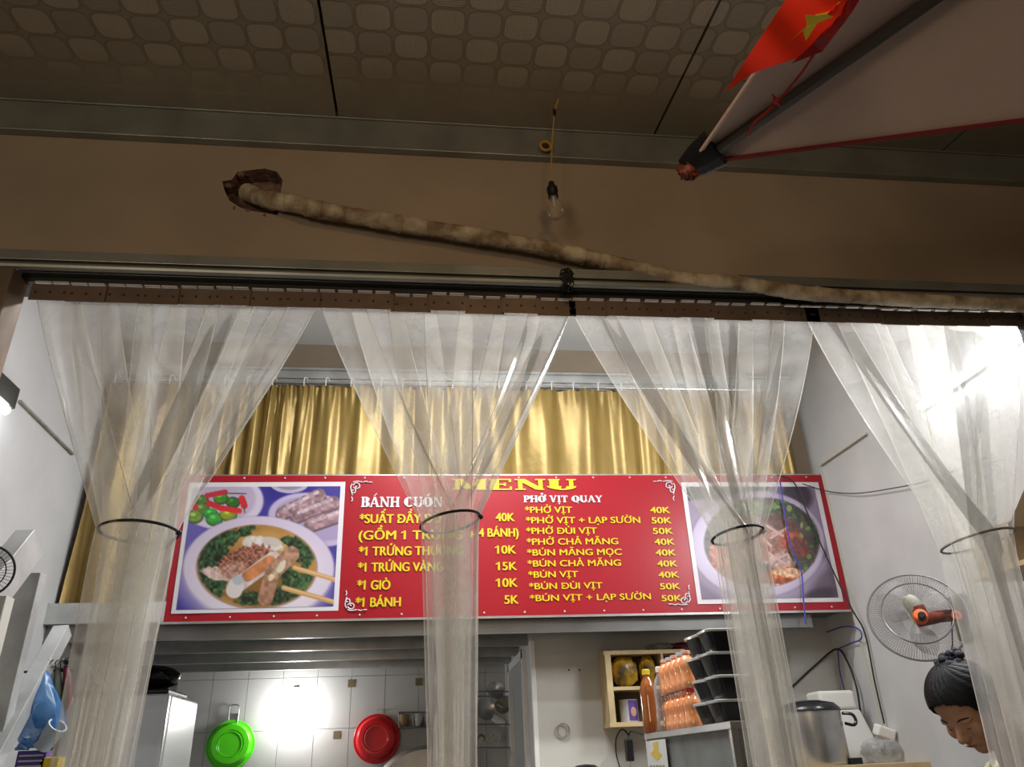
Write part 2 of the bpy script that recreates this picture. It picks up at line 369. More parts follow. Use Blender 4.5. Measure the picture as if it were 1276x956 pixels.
# left and right posts of the opening
lp = sthing('trim_post_left', (-1.4, 2.2, 0))
MB().box((-1.50, 2.12, 0), (-1.42, 2.30, 2.80)).build('outer_post', 'galv', lp)
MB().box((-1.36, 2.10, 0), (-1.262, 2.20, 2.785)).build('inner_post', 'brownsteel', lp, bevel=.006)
MB().box((-1.42, 2.16, 0), (-1.36, 2.20, 2.79)).build('groove', 'rail', lp)
MB().box((2.20, 2.10, 0), (2.5, 2.22, 2.80)).build('trim_post_right', 'rail')['kind'] = 'structure'
# beam under the awning and awning panels
bb = MB(); z0, z1 = 3.425, 3.575
bb.box((-4, 2.19, z0), (5, 2.214, z1)); bb.box((-4, 2.182, z0), (5, 2.19, z0 + .010)); bb.box((-4, 2.182, z1 - .008), (5, 2.19, z1))
struct(bb.build('trim_awning_beam', 'galv', bevel=.003))
aw = sthing('awning_ceiling', (0, 2.2, 3.575))
def foil():
    m = bpy.data.materials.new('embossed_foil_panel'); m.use_nodes = True; N, L = _ns(m); b = N['Principled BSDF']
    tc = N.new('ShaderNodeTexCoord'); sp = N.new('ShaderNodeSeparateXYZ'); L.new(tc.outputs['Object'], sp.inputs[0])
    def mth(op, a, bb_=None, c=None):
        n_ = N.new('ShaderNodeMath'); n_.operation = op
        for i, v in enumerate((a, bb_, c)):
            if v is None: continue
            if isinstance(v, (int, float)): n_.inputs[i].default_value = v
            else: L.new(v, n_.inputs[i])
        return n_.outputs[0]
    P_ = .118
    xs = mth('DIVIDE', sp.outputs[0], P_); ys = mth('DIVIDE', sp.outputs[1], P_)
    fx = mth('ABSOLUTE', mth('SUBTRACT', mth('FRACT', xs), .5)); fy = mth('ABSOLUTE', mth('SUBTRACT', mth('FRACT', ys), .5))
    # superellipse distance -> rounded squares
    d = mth('POWER', mth('ADD', mth('POWER', fx, 4.0), mth('POWER', fy, 4.0)), .25)
    line = mth('LESS_THAN', mth('ABSOLUTE', mth('SUBTRACT', d, .47)), .028)
    inside = mth('LESS_THAN', d, .45)
    chk = mth('FLOORED_MODULO', mth('ADD', mth('FLOOR', xs), mth('FLOOR', ys)), 2.0)
    rib = mth('SINE', mth('MULTIPLY', mth('ADD', mth('MULTIPLY', sp.outputs[0], chk), mth('MULTIPLY', sp.outputs[1], mth('SUBTRACT', 1.0, chk))), 2 * PI / .0085))
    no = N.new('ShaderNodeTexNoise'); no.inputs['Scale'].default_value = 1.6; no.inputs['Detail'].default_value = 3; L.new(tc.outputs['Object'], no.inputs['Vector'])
    # pattern fades out unevenly towards the beam
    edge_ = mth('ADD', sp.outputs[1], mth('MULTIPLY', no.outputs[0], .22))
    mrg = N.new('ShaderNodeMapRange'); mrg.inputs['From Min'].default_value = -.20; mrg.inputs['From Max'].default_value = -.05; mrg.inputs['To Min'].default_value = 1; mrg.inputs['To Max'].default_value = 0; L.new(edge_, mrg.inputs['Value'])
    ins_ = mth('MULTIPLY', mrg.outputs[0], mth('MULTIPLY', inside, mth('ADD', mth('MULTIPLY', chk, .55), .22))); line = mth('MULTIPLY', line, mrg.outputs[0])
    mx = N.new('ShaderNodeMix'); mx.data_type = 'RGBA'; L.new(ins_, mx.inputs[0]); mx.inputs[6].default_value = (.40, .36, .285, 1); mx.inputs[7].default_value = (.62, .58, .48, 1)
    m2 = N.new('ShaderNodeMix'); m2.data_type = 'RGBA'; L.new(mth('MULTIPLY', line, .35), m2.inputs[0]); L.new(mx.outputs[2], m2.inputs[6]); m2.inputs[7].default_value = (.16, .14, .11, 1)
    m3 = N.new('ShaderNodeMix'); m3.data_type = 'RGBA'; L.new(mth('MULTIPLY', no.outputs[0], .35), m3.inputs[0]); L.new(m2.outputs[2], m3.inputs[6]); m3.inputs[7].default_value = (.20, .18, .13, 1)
    L.new(m3.outputs[2], b.inputs['Base Color']); b.inputs['Roughness'].default_value = .42; b.inputs['Metallic'].default_value = .35
    hgt = mth('ADD', mth('MULTIPLY', inside, 1.0), mth('MULTIPLY', mth('MULTIPLY', rib, inside), .35))
    bp = N.new('ShaderNodeBump'); bp.inputs['Strength'].default_value = .55; bp.inputs['Distance'].default_value = .002; L.new(hgt, bp.inputs['Height']); L.new(bp.outputs[0], b.inputs['Normal'])
    return m
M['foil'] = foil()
slope = math.tan(math.radians(10))
for i in range(-2, 4):
    xa = -.34 + 1.237 * i + .005; xb = xa + 1.227
    zz = lambda Y: 3.575 - (2.2 - Y) * slope
    p = MB(); vs = [(x, Y, zz(Y) + dz) for x in (xa, xb) for Y in (-1.2, 2.2) for dz in (0, .03)]
    p.add(vs, [(0, 1, 3, 2), (4, 6, 7, 5), (0, 4, 5, 1), (2, 3, 7, 6), (0, 2, 6, 4), (1, 5, 7, 3)])
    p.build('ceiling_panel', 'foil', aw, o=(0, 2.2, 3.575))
MB().add([(x, Y, zz(Y) + .04) for x in (-4, 5) for Y in (-1.2, 2.2)], [(0, 1, 3, 2)]).build('backing', 'rail', aw)
# ------------------------------------------------------------------ clear PVC strip curtains
def curtain(label, px_top, ytop, tie, low, low_w, ns, seed, hookx):
    r = random.Random(seed)
    xl, xr = A(px_top[0], ytop, Y=YF).x, A(px_top[1], ytop, Y=YF).x
    t1, t2 = A(*tie[0], Y=YF), A(*tie[1], Y=YF); xc = (t1.x + t2.x) / 2; tw_ = t2.x - t1.x
    lw_ = A(low[1], 900, Y=YF).x - A(low[0], 900, Y=YF).x; lc = (A(low[1], 900, Y=YF).x + A(low[0], 900, Y=YF).x) / 2
    ztop = 2.775
    root = thing('strip_curtain', label, 'curtain', (xc, YF, 0), 'clear plastic strip curtains across the shop front')
    W = (xr - xl); nrow1, nrow2, nc = 34, 22, 14
    for i in range(ns):
        u = (i + .5) / ns; hw = .5 / ns * 1.32; layer = (i % 2) * .006 - .003
        jit = r.uniform(-.09, .09); ph = r.uniform(0, 2 * PI); ph2 = r.uniform(0, 2 * PI); amp = r.uniform(.016, .034); nf = r.choice([.6, .9, 1.3])
        rows = []
        for a in range(nrow1 + nrow2 + 1):
            row = []
            for b in range(nc + 1):
                q = b / nc * 2 - 1; uu = min(1, max(0, u + q * hw)) if (i in (0, ns - 1)) else u + q * hw
                ut = uu + jit * (1 - abs(2 * u - 1)); ut = min(1, max(0, ut))
                # where this fibre sits in the gathered bundle
                kc = (2 * u - 1 + jit * 2) * .56; k = max(-1, min(1, kc * .85 + q * (.56 + abs(jit))))
                xt = xc + tw_ / 2 * k; side = ((i * 5) % ns) / (ns - 1) * 2 - 1
                yr = math.sqrt(max(0, 1 - (k * .98) ** 2)); yt = side * (.35 + .65 * yr) * tw_ * .33
                ztie = t1.z + (t2.z - t1.z) * (xt - t1.x) / tw_
                if a <= nrow1:
                    s = a / nrow1; e = s ** 1.12
                    X = (xl + W * uu) * (1 - e) + xt * e; Zz = ztop + (ztie - ztop) * s
                    env = math.sin(PI * min(1, s ** .7 * .93)) ** 1.0 * (.35 + .65 * s)
                    Yy = YF + layer + yt * s ** 1.6 + amp * env * math.sin(nf * PI * q + ph + .6 * s) + .004 * env * math.sin(2.1 * PI * q + ph2 + 2 * s)
                    X += .006 * env * math.sin(1.3 * PI * q + ph2)
                else:
                    s = (a - nrow1) / nrow2; wsc = 1 + (lw_ / tw_ - 1) * min(1, s * 3.2) ** .7
                    cx = xc + (lc - xc) * min(1, s * 2)
                    X = cx + (xt - xc) * wsc; Yy = YF + layer + yt * (1 + .25 * min(1, s * 3)) + .005 * math.sin(1.4 * PI * q + ph + 2 * s)
                    Zz = ztie * (1 - s) + .04 * s
                    X += .003 * math.sin(9 * s + ph)
                row.append(Vector((X, Yy, Zz)))
            rows.append(row)
        mb = MB(); C_ = nc + 1
        mb.add([v for rw in rows for v in rw], [(a * C_ + b, a * C_ + b + 1, (a + 1) * C_ + b + 1, (a + 1) * C_ + b) for a in range(len(rows) - 1) for b in range(nc)], 0)
        for b, sg in ((0, -1), (nc, 1)):     # cut edges of the sheet, 3 mm thick
            vs = []
            for rw in rows: vs += [rw[b] + Vector((0, -.0016, 0)), rw[b] + Vector((sg * .0024, 0, 0)), rw[b] + Vector((0, .0016, 0))]
            mb.add(vs, [(a * 3 + c, a * 3 + c + 1, a * 3 + c + 4, a * 3 + c + 3) for a in range(len(rows) - 1) for c in (0, 1)], 1)
        mb.build('plastic_strip', ['pvc', 'pvcedge'], root, smooth=True)
        # clamp plate of this strip
        xm = xl + W * u; pw_ = W / ns * .62; dz = r.uniform(-.004, .004); yy = YF - .022 - (i % 2) * .006
        pl = MB().box((xm - pw_ * .86, yy, 2.713 + dz), (xm + pw_ * .86, yy + .003, 2.772 + dz))
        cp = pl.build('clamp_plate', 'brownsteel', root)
        rv = MB()
        for k in range(3): rv.lathe([(.0045, 0), (.0035, .003)], (xm + (k - 1) * pw_ * .62, yy, 2.742 + dz), 8, (0, -1, 0))
        rv.build('rivet', 'rivet', cp)['kind'] = 'stuff'
        hk = MB()
        for k in (-1, 1): hk.box((xm + k * pw_ * .38 - .024, yy - .006, 2.7755 + dz), (xm + k * pw_ * .38 + .024, yy + .006, 2.7795 + dz))
        hk.build('hook', 'hook', cp)['kind'] = 'stuff'
    # tie cord
    ring = []
    for k in range(40):
        a = 2 * PI * k / 40; x = xc + tw_ * .515 * math.cos(a)
        ring.append((x, YF + tw_ * .36 * math.sin(a), t1.z + (t2.z - t1.z) * (x - t1.x) / tw_ + .012 * abs(math.sin(a)) * (1 if math.sin(a) < 0 else -1)))
    mb = MB().tube(ring, .0042, 6, 0, closed=True)
    mb.ell((t2.x + .004, YF, t2.z), (.009, .009, .008))
    tc_ = mb.build('tie_cord', 'blackrub' if seed != 14 else 'fangrey', root, smooth=True)
    return root
curtain('leftmost clear strip curtain, tied with a black cord in front of the banner left end', (38, 398), 385, ((125, 662), (221, 664)), (84, 172), 1, 8, 11, 0)
curtain('clear strip curtain tied up over the first half of the menu lettering', (394, 715), 395, ((525, 657), (597, 644)), (533, 593), 1, 7, 12, 0)
curtain('clear strip curtain tied up in front of the duck bowl picture', (711, 1018), 405, ((889, 672), (949, 662)), (924, 994), 1, 7, 13, 0)
curtain('rightmost clear strip curtain before the glaring tube lamp, tied with a pale cord', (1006, 1272), 412, ((1178, 682), (1258, 666)), (1229, 1302), 1, 6, 14, 0)
tag(MB().box((-1.28, 2.175, 2.781), (2.2, 2.225, 2.799)).build('curtain_rail', 'rail'), 'long dark steel rail under the lintel carrying the strip curtains', 'rail')
# ------------------------------------------------------------------ wrapped pipe
pp = [(308, 240), (330, 248), (365, 254), (400, 262), (480, 276), (560, 289), (640, 302), (720, 318), (780, 332), (850, 347), (920, 353), (1000, 365), (1100, 372), (1200, 377), (1300, 382)]
yy = [2.27, 2.20, 2.165] + [2.155] * 6 + [2.13, 2.12, 2.10, 2.085, 2.085, 2.085]
path = smoothpath([A(x, y, Y=Y) for (x, y), Y in zip(pp, yy)], 22)
rr = []
for i, p in enumerate(path):
    s = i / len(path); rr.append(.033 - .010 * s + .0009 * math.sin(i * .9) + .0012 * math.sin(i * .21 + 1) + random.uniform(-.0006, .0006))
pt = thing('wrapped_pipe', 'cream tape-wrapped pipe sagging from the broken wall hole along the lintel', 'pipe', path[40])
MB().tube(path, rr, 16).build('insulation_wrap', 'wrap', pt, smooth=True)
sm = MB()
for i in range(12, len(path) - 6, 9):     # raised overlaps of the tape winding
    t = (path[i + 1] - path[i - 1]).normalized(); t2 = (t + Vector((0, .35, .25)) * random.uniform(.6, 1)).normalized(); a = t2.cross(Vector((0, 0, 1))).normalized(); b = t2.cross(a)
    sm.tube([path[i] + (a * math.cos(q) + b * math.sin(q)) * (rr[i] * 1.02) for q in [2 * PI * k / 14 for k in range(14)]], .0022, 5, closed=True)
sm.build('tape_seam', 'wrap', pt, smooth=True)['kind'] = 'stuff'
# ------------------------------------------------------------------ hanging bulb
YBU = 2.04
tb = A(690, 262, Y=YBU)
hb = thing('hanging_bulb', 'bare unlit glass bulb in a black holder on a yellow cord', 'bulb', tb)
sk = A(688, 236, Y=YBU)
cp_ = smoothpath([A(712, -30, Y=1.9), A(708, 10, Y=1.93), A(704, 70, Y=1.96), A(697, 118, Y=2.0), A(691, 140, Y=2.03), A(688, 180, Y=YBU), A(687, 210, Y=YBU), sk], 6)
MB().tube(cp_, .0028, 6).build('cord', 'cordyel', hb, smooth=True)
axis = (A(694, 276, Y=YBU) - sk).normalized()
MB().lathe([(0.004, -.035), (.010, -.03), (.013, -.012), (.019, -.006), (.020, .012), (.017, .018), (.018, .035), (.0, .036)], sk, 16, axis).build('bulb_holder', 'black', hb, smooth=True)
gb = MB().lathe([(.013, .030), (.014, .045), (.020, .060), (.029, .075), (.0325, .092), (.031, .108), (.022, .121), (.010, .127), (0, .128)], sk, 24, axis).build('glass_globe', 'bulbglass', hb, smooth=True)
MB().lathe([(.006, .03), (.006, .055), (.003, .07), (.0, .08)], sk, 10, axis).build('filament_stem', 'lid', gb, smooth=True)
tp = MB().ell(A(691, 140, Y=2.03), (.007, .007, .022)); tp.build('tape', 'black', hb, smooth=True)
rg = thing('cord_grommet', 'round brown cord grommet on the awning beam above the bulb', 'grommet', A(680, 182, Y=2.175))
MB().tube([A(680, 182, Y=2.172) + Vector((.020 * math.cos(k * PI / 9), 0, .022 * math.sin(k * PI / 9))) for k in range(18)], .006, 6, closed=True).build('ring', 'cordyel', rg, smooth=True)
MB().lathe([(.015, 0), (.012, .006)], A(680, 182, Y=2.182), 12, (0, -1, 0)).build('core', 'rivet', rg)
# ------------------------------------------------------------------ parasol with flag
ZP = 2.73
cA = A(862, 203, Z=ZP); cB = A(1276, 150, Z=ZP); d1 = (cB - cA).normalized(); cD = A(985, 15, Z=ZP); d2 = (cD - cA).normalized()
K = [cA, cA + d1 * 2.0, cA + d1 * 2.0 + d2 * 2.0, cA + d2 * 2.0]; hubp = (K[0] + K[2]) / 2 + Vector((0, 0, .26))
par = thing('parasol', 'open brown-pink canvas parasol reaching in from the upper right corner', 'parasol', (hubp.x, hubp.y, 0))
for e in range(4):
    a, b = K[e], K[(e + 1) % 4]; mb = MB(); n_ = 14; vs = []; ids = {}
    for i in range(n_ + 1):
        for j in range(n_ + 1 - i):
            u, v = i / n_, j / n_; p = hubp * (1 - u - v) + a * u + b * v
            sag = -.05 * 4 * u * v * (0.4 + (u + v)); inw = (hubp - p); p = p + Vector((inw.x, inw.y, 0)) * (.012 * 4 * u * v * (u + v) ** 2) + Vector((0, 0, sag * .5 + .03 * 4 * u * v))
            ids[(i, j)] = len(vs); vs.append(p)
    fs_ = []
    for i in range(n_):
        for j in range(n_ - i):
            fs_.append((ids[i, j], ids[i + 1, j], ids[i, j + 1]))
            if i + j < n_ - 1: fs_.append((ids[i + 1, j], ids[i + 1, j + 1], ids[i, j + 1]))
    nv = len(vs); mb.add(vs + [v + Vector((0, 0, .003)) for v in vs], fs_ + [(c + nv, b_ + nv, a_ + nv) for a_, b_, c in fs_])
    mb.build('canopy_panel', 'canopy', par, smooth=True)
    edge = [vs[ids[i, n_ - i]] - Vector((0, 0, .004)) for i in range(n_ + 1)]
    MB().tube(edge, .006, 6).build('edge_binding', 'trimred' if e == 0 else 'canopy', par, smooth=True)
    MB().beam(hubp - Vector((0, 0, .03)), a + (hubp - a) * .02 - Vector((0, 0, .016)), .016, .026).build('rib', 'rib', par)
    dv = (hubp - a).normalized(); cpk = MB().lathe([(.0, -.035), (.030, -.022), (.044, .02), (.052, .07), (.04, .075), (0, .075)], a - Vector((0, 0, .006)), 10, dv, sy=.6)
    tp_ = cpk.build('corner_pocket', 'black', par, smooth=True)
    if e == 0:
        MB().ell(a - dv * .012 - Vector((0, 0, .018)), (.030, .022, .026), noise=.15).build('rib_tip', 'fanred', tp_, smooth=True)
        MB().poly([a + d1 * .01 + Vector((0, -.005, .005)), a + d1 * .095 + Vector((0, 0, .004)), a + d1 * .09 + Vector((0, 0, -.012)), a + d1 * .01 + Vector((0, 0, -.034))]).build('webbing', 'black', tp_)
MB().lathe([(.024, 0), (.024, hubp.z)], (hubp.x, hubp.y, 0), 16).build('pole', 'rib', par, smooth=True)
MB().lathe([(.05, -.05), (.05, 0)], (hubp.x, hubp.y, hubp.z - .03), 16).build('hub', 'rib', par)
# flag, tied below the left canopy edge
fl = thing('flag', 'bright red flag with a yellow star tied to the parasol rib', 'flag', A(985, 40, Y=1.05))
fpt = [(904, 113), (921, 84), (955, 37), (980, 0), (1000, -40), (1095, -40), (1072, 0), (1046, 34), (1026, 60), (1000, 68), (968, 80), (935, 92), (918, 100)]
def flz(x, y): return A(x, y, Z=2.655 + .012 * math.sin(x * .06 - y * .05))
mb = MB(); g1 = [(904, 114), (936, 64), (976, 4), (1004, -40)]; g2 = [(906, 113), (940, 90), (1026, 62), (1098, -40)]
def lerp(a, b, t): return a + (b - a) * t
def pl(g, t):
    i = min(int(t * 3), 2); f_ = t * 3 - i; return (lerp(g[i][0], g[i + 1][0], f_), lerp(g[i][1], g[i + 1][1], f_))
def fpos(s, t):
    a, b = pl(g1, t), pl(g2, t); return flz(lerp(a[0], b[0], s), lerp(a[1], b[1], s))
ng = 20
mb.add([fpos(i / 10, j / ng) for j in range(ng + 1) for i in range(11)], [(j * 11 + i, j * 11 + i + 1, (j + 1) * 11 + i + 1, (j + 1) * 11 + i) for j in range(ng) for i in range(10)])
fo = mb.build('flag_cloth', 'flagred', fl, smooth=True)
star = [(981, 53), (1005, 31), (1003, 17), (1015, 18), (1048, 0), (1030, 17), (1038, 20), (1018, 28), (1004, 50), (1000, 37)]
MB().poly([flz(x, y) - Vector((0, 0, .0022)) for x, y in star]).build('star', 'flagyel', fl)
rb = MB(); rbp = [(1018, 62), (1003, 85), (985, 108), (968, 128), (955, 140), (938, 155), (934, 168)]
rb.tube(smoothpath([A(x, y, Z=2.70 if i < 4 else 2.69) for i, (x, y) in enumerate(rbp)], 5), .0032, 5); rb.ell(A(967, 126, Z=2.69), (.008, .008, .008))
rb.tube(smoothpath([A(962, 118, Z=2.69), A(968, 126, Z=2.69), A(972, 133, Z=2.69)], 4), .003, 5)
rb.build('ribbon', 'ribbon', fl, smooth=True)
fold = MB(); fold.add([flz(x, y) - Vector((0, 0, .006)) for x, y in ((985, 77), (1024, 62), (1060, 14), (1072, -6), (1058, -6), (1036, 30), (1012, 52))], [(0, 1, 2, 3, 4, 5, 6)]); fold.build('folded_corner', 'ribbon', fl)
# ------------------------------------------------------------------ gold curtain of the loft
def pleated(name, label, x0_, x1_, zt_, zb_, Y, seed, group=None):
    r = random.Random(seed); root = thing(name, label, 'curtain', ((x0_ + x1_) / 2, Y, zb_), group)
    n_ = int((x1_ - x0_) / .007); rows_ = 26; vs = []; u = 0; phs = []
    ph = 0
    for i in range(n_ + 1):
        ph += .007 * 2 * PI / (.20 + .07 * math.sin(i * .013 + seed) + .05 * math.sin(i * .037)); phs.append(ph)
    for j in range(rows_ + 1):
        s = j / rows_
        for i in range(n_ + 1):
            x = x0_ + (x1_ - x0_) * i / n_; p = phs[i]
            top = math.exp(-s * 14)
            y = (.028 + .012 * math.sin(i * .02 + 1)) * math.sin(p + .35 * math.sin(s * 3 + i * .01)) * (1 - .6 * top) + .005 * math.sin(2.3 * p + s * 4) + top * .008 * math.sin(p * 4.1)
            vs.append((x + .012 * math.sin(p * .5 + s * 5) * s, Y + y, zt_ + (zb_ - zt_) * s + top * .006 * math.sin(p * 3)))
    w_ = n_ + 1; mb = MB().add(vs, [(j * w_ + i, j * w_ + i + 1, (j + 1) * w_ + i + 1, (j + 1) * w_ + i) for j in range(rows_) for i in range(n_)])
    mb.build('drape', 'gold', root, smooth=True)
    hk = None
    for i in range(int((x1_ - x0_) / .155)):
        x = x0_ + .05 + i * .155 + r.uniform(-.02, .02)
        if hk is None:
            hk = MB().tube(smoothpath([(0, -.028, 0), (0, -.03, .05), (.012, -.012, .062), (.016, .01, .05)], 4), .0035, 6).build('curtain_hook', 'white', root, smooth=True, world=False); q = hk
        else: q = hk.copy(); COL.objects.link(q); q.parent = root
        q.location = Vector((x, Y, zt_ - .015)) - Vector(root['_o'])
    return root
pleated('gold_curtain', 'pleated gold satin curtain hanging behind and above the red menu banner', XL + .04, XR - .13, 3.505, 2.13, 4.352, 3)
tag(MB().tube([(XL, 4.362, 3.53), (XR, 4.362, 3.53)], .009, 8).build('curtain_rod', 'steel', smooth=True), 'thin steel rod from which the gold curtain hangs', 'rod')
# ------------------------------------------------------------------ menu banner
ban = thing('menu_banner', 'wide red menu banner with yellow prices and two bowl photographs', 'banner', (.58, YS, 2.08))
qc = [A(228, 593, Y=YS), A(1025, 592, Y=YS), A(1060, 760, Y=YS), A(203, 775, Y=YS)]
mb = MB(); nx, ny = 60, 12; vs = []
for j in range(ny + 1):
    for i in range(nx + 1):
        u, v = i / nx, j / ny; p = (qc[0] * (1 - u) + qc[1] * u) * (1 - v) + (qc[3] * (1 - u) + qc[2] * u) * v
        vs.append(p + Vector((0, .004 * math.sin(u * 50) * math.exp(-((1 - v) * 9) ** 2) * (1 if u < .3 else .35), 0)))
nn = len(vs); fsb = [(j * (nx + 1) + i, j * (nx + 1) + i + 1, (j + 1) * (nx + 1) + i + 1, (j + 1) * (nx + 1) + i) for j in range(ny) for i in range(nx)]
mb.add(vs, fsb); mb.build('vinyl_sheet', 'red', ban, smooth=True)
fr = MB(); YR = YS + .016
for a, b in ((0, 1), (1, 2), (2, 3), (3, 0)): fr.beam(qc[a] + Vector((0, .018, 0)), qc[b] + Vector((0, .018, 0)), .02, .02, upv=(0, 1, 0))
fr.beam(qc[3] + Vector((-.02, .0, -.008)), qc[2] + Vector((.0, .0, -.006)), .012, .010, upv=(0, 1, 0))
fr.build('back_frame', 'steel', ban)
gr = MB()
for i in range(17):
    for a, b, dz in ((qc[0], qc[1], -.015), (qc[3], qc[2], .018)):
        p = a.lerp(b, (i + .5) / 17) + Vector((0, -.002, dz)); gr.lathe([(.006, 0), (.004, .003)], p, 8, (0, -1, 0))
gr.build('eyelet', 'lid', ban)['kind'] = 'stuff'
YT = YS - .006
def text_mesh(s, off):
    c = bpy.data.curves.new('menu_text', 'FONT'); c.body = s; c.offset = off; c.size = 1; c.fill_mode = 'BOTH'
    o = bpy.data.objects.new('tmp', c); COL.objects.link(o); dg = bpy.context.evaluated_depsgraph_get(); dg.update()
    me = bpy.data.meshes.new_from_object(o.evaluated_get(dg)); bpy.data.objects.remove(o); bpy.data.curves.remove(c); return me
CAPH = max(v.co.y for v in text_mesh('H', 0).vertices)
def put_text(s, xl, xr, yb, cap, mname, off=.012, Y=YT, parent=ban, name='menu_text'):
    """baseline from (xl, yb) to xr, capital height cap, all measured on the sign plane"""
    p0, p1 = A(xl, yb, Y=Y), A(xr, yb, Y=Y); h_ = p0.z - A(xl, yb + cap, Y=Y).z
    yb2 = p0.z
    me = text_mesh(s.replace('Đ', 'D'), .001); co = np.array([v.co[:] for v in me.vertices]); mn, mx_ = co[:, 0].min(), co[:, 0].max()
    sx = (p1.x - p0.x) / (mx_ - mn); sz = h_ / CAPH
    vs = [(p0.x + (x - mn) * sx, Y, yb2 + y * sz) for x, y, _ in co]
    mb = MB(); BW = h_ * off * 3.2
    for k_, (ox, oz) in enumerate(((-1, 0), (-.33, .3), (.33, -.3), (1, 0))): mb.add([(x + ox * BW, y_ + k_ * 1e-5, z + oz * BW * .5) for x, y_, z in vs], [tuple(p.vertices) for p in me.polygons])
    # bar of each Đ
    for k, ch in enumerate(s):
        if ch == '1':
            pre = text_mesh(s[:k].replace('Đ', 'D') + '1', 0); w0 = max(v.co.x for v in pre.vertices); xx = p0.x + (w0 - mn) * sx - .10 * sx
            mb.add([(xx, Y, yb2 + h_ * .98), (xx - .20 * sx, Y, yb2 + h_ * .80), (xx - .20 * sx, Y, yb2 + h_ * .66), (xx, Y, yb2 + h_ * .80)], [(0, 1, 2, 3)])
        if ch == 'Đ':
            pre = text_mesh(s[:k].replace('Đ', 'D') + 'I', 0); w0 = max(v.co.x for v in pre.vertices)
            xx = p0.x + (w0 - mn - .06) * sx; mb.add([(xx - .08 * sx, Y, yb2 + h_ * .42), (xx + .26 * sx, Y, yb2 + h_ * .42), (xx + .26 * sx, Y, yb2 + h_ * .58), (xx - .08 * sx, Y, yb2 + h_ * .58)], [(0, 1, 2, 3)])
    bpy.data.meshes.remove(me)
    return mb.build(name, mname, parent)
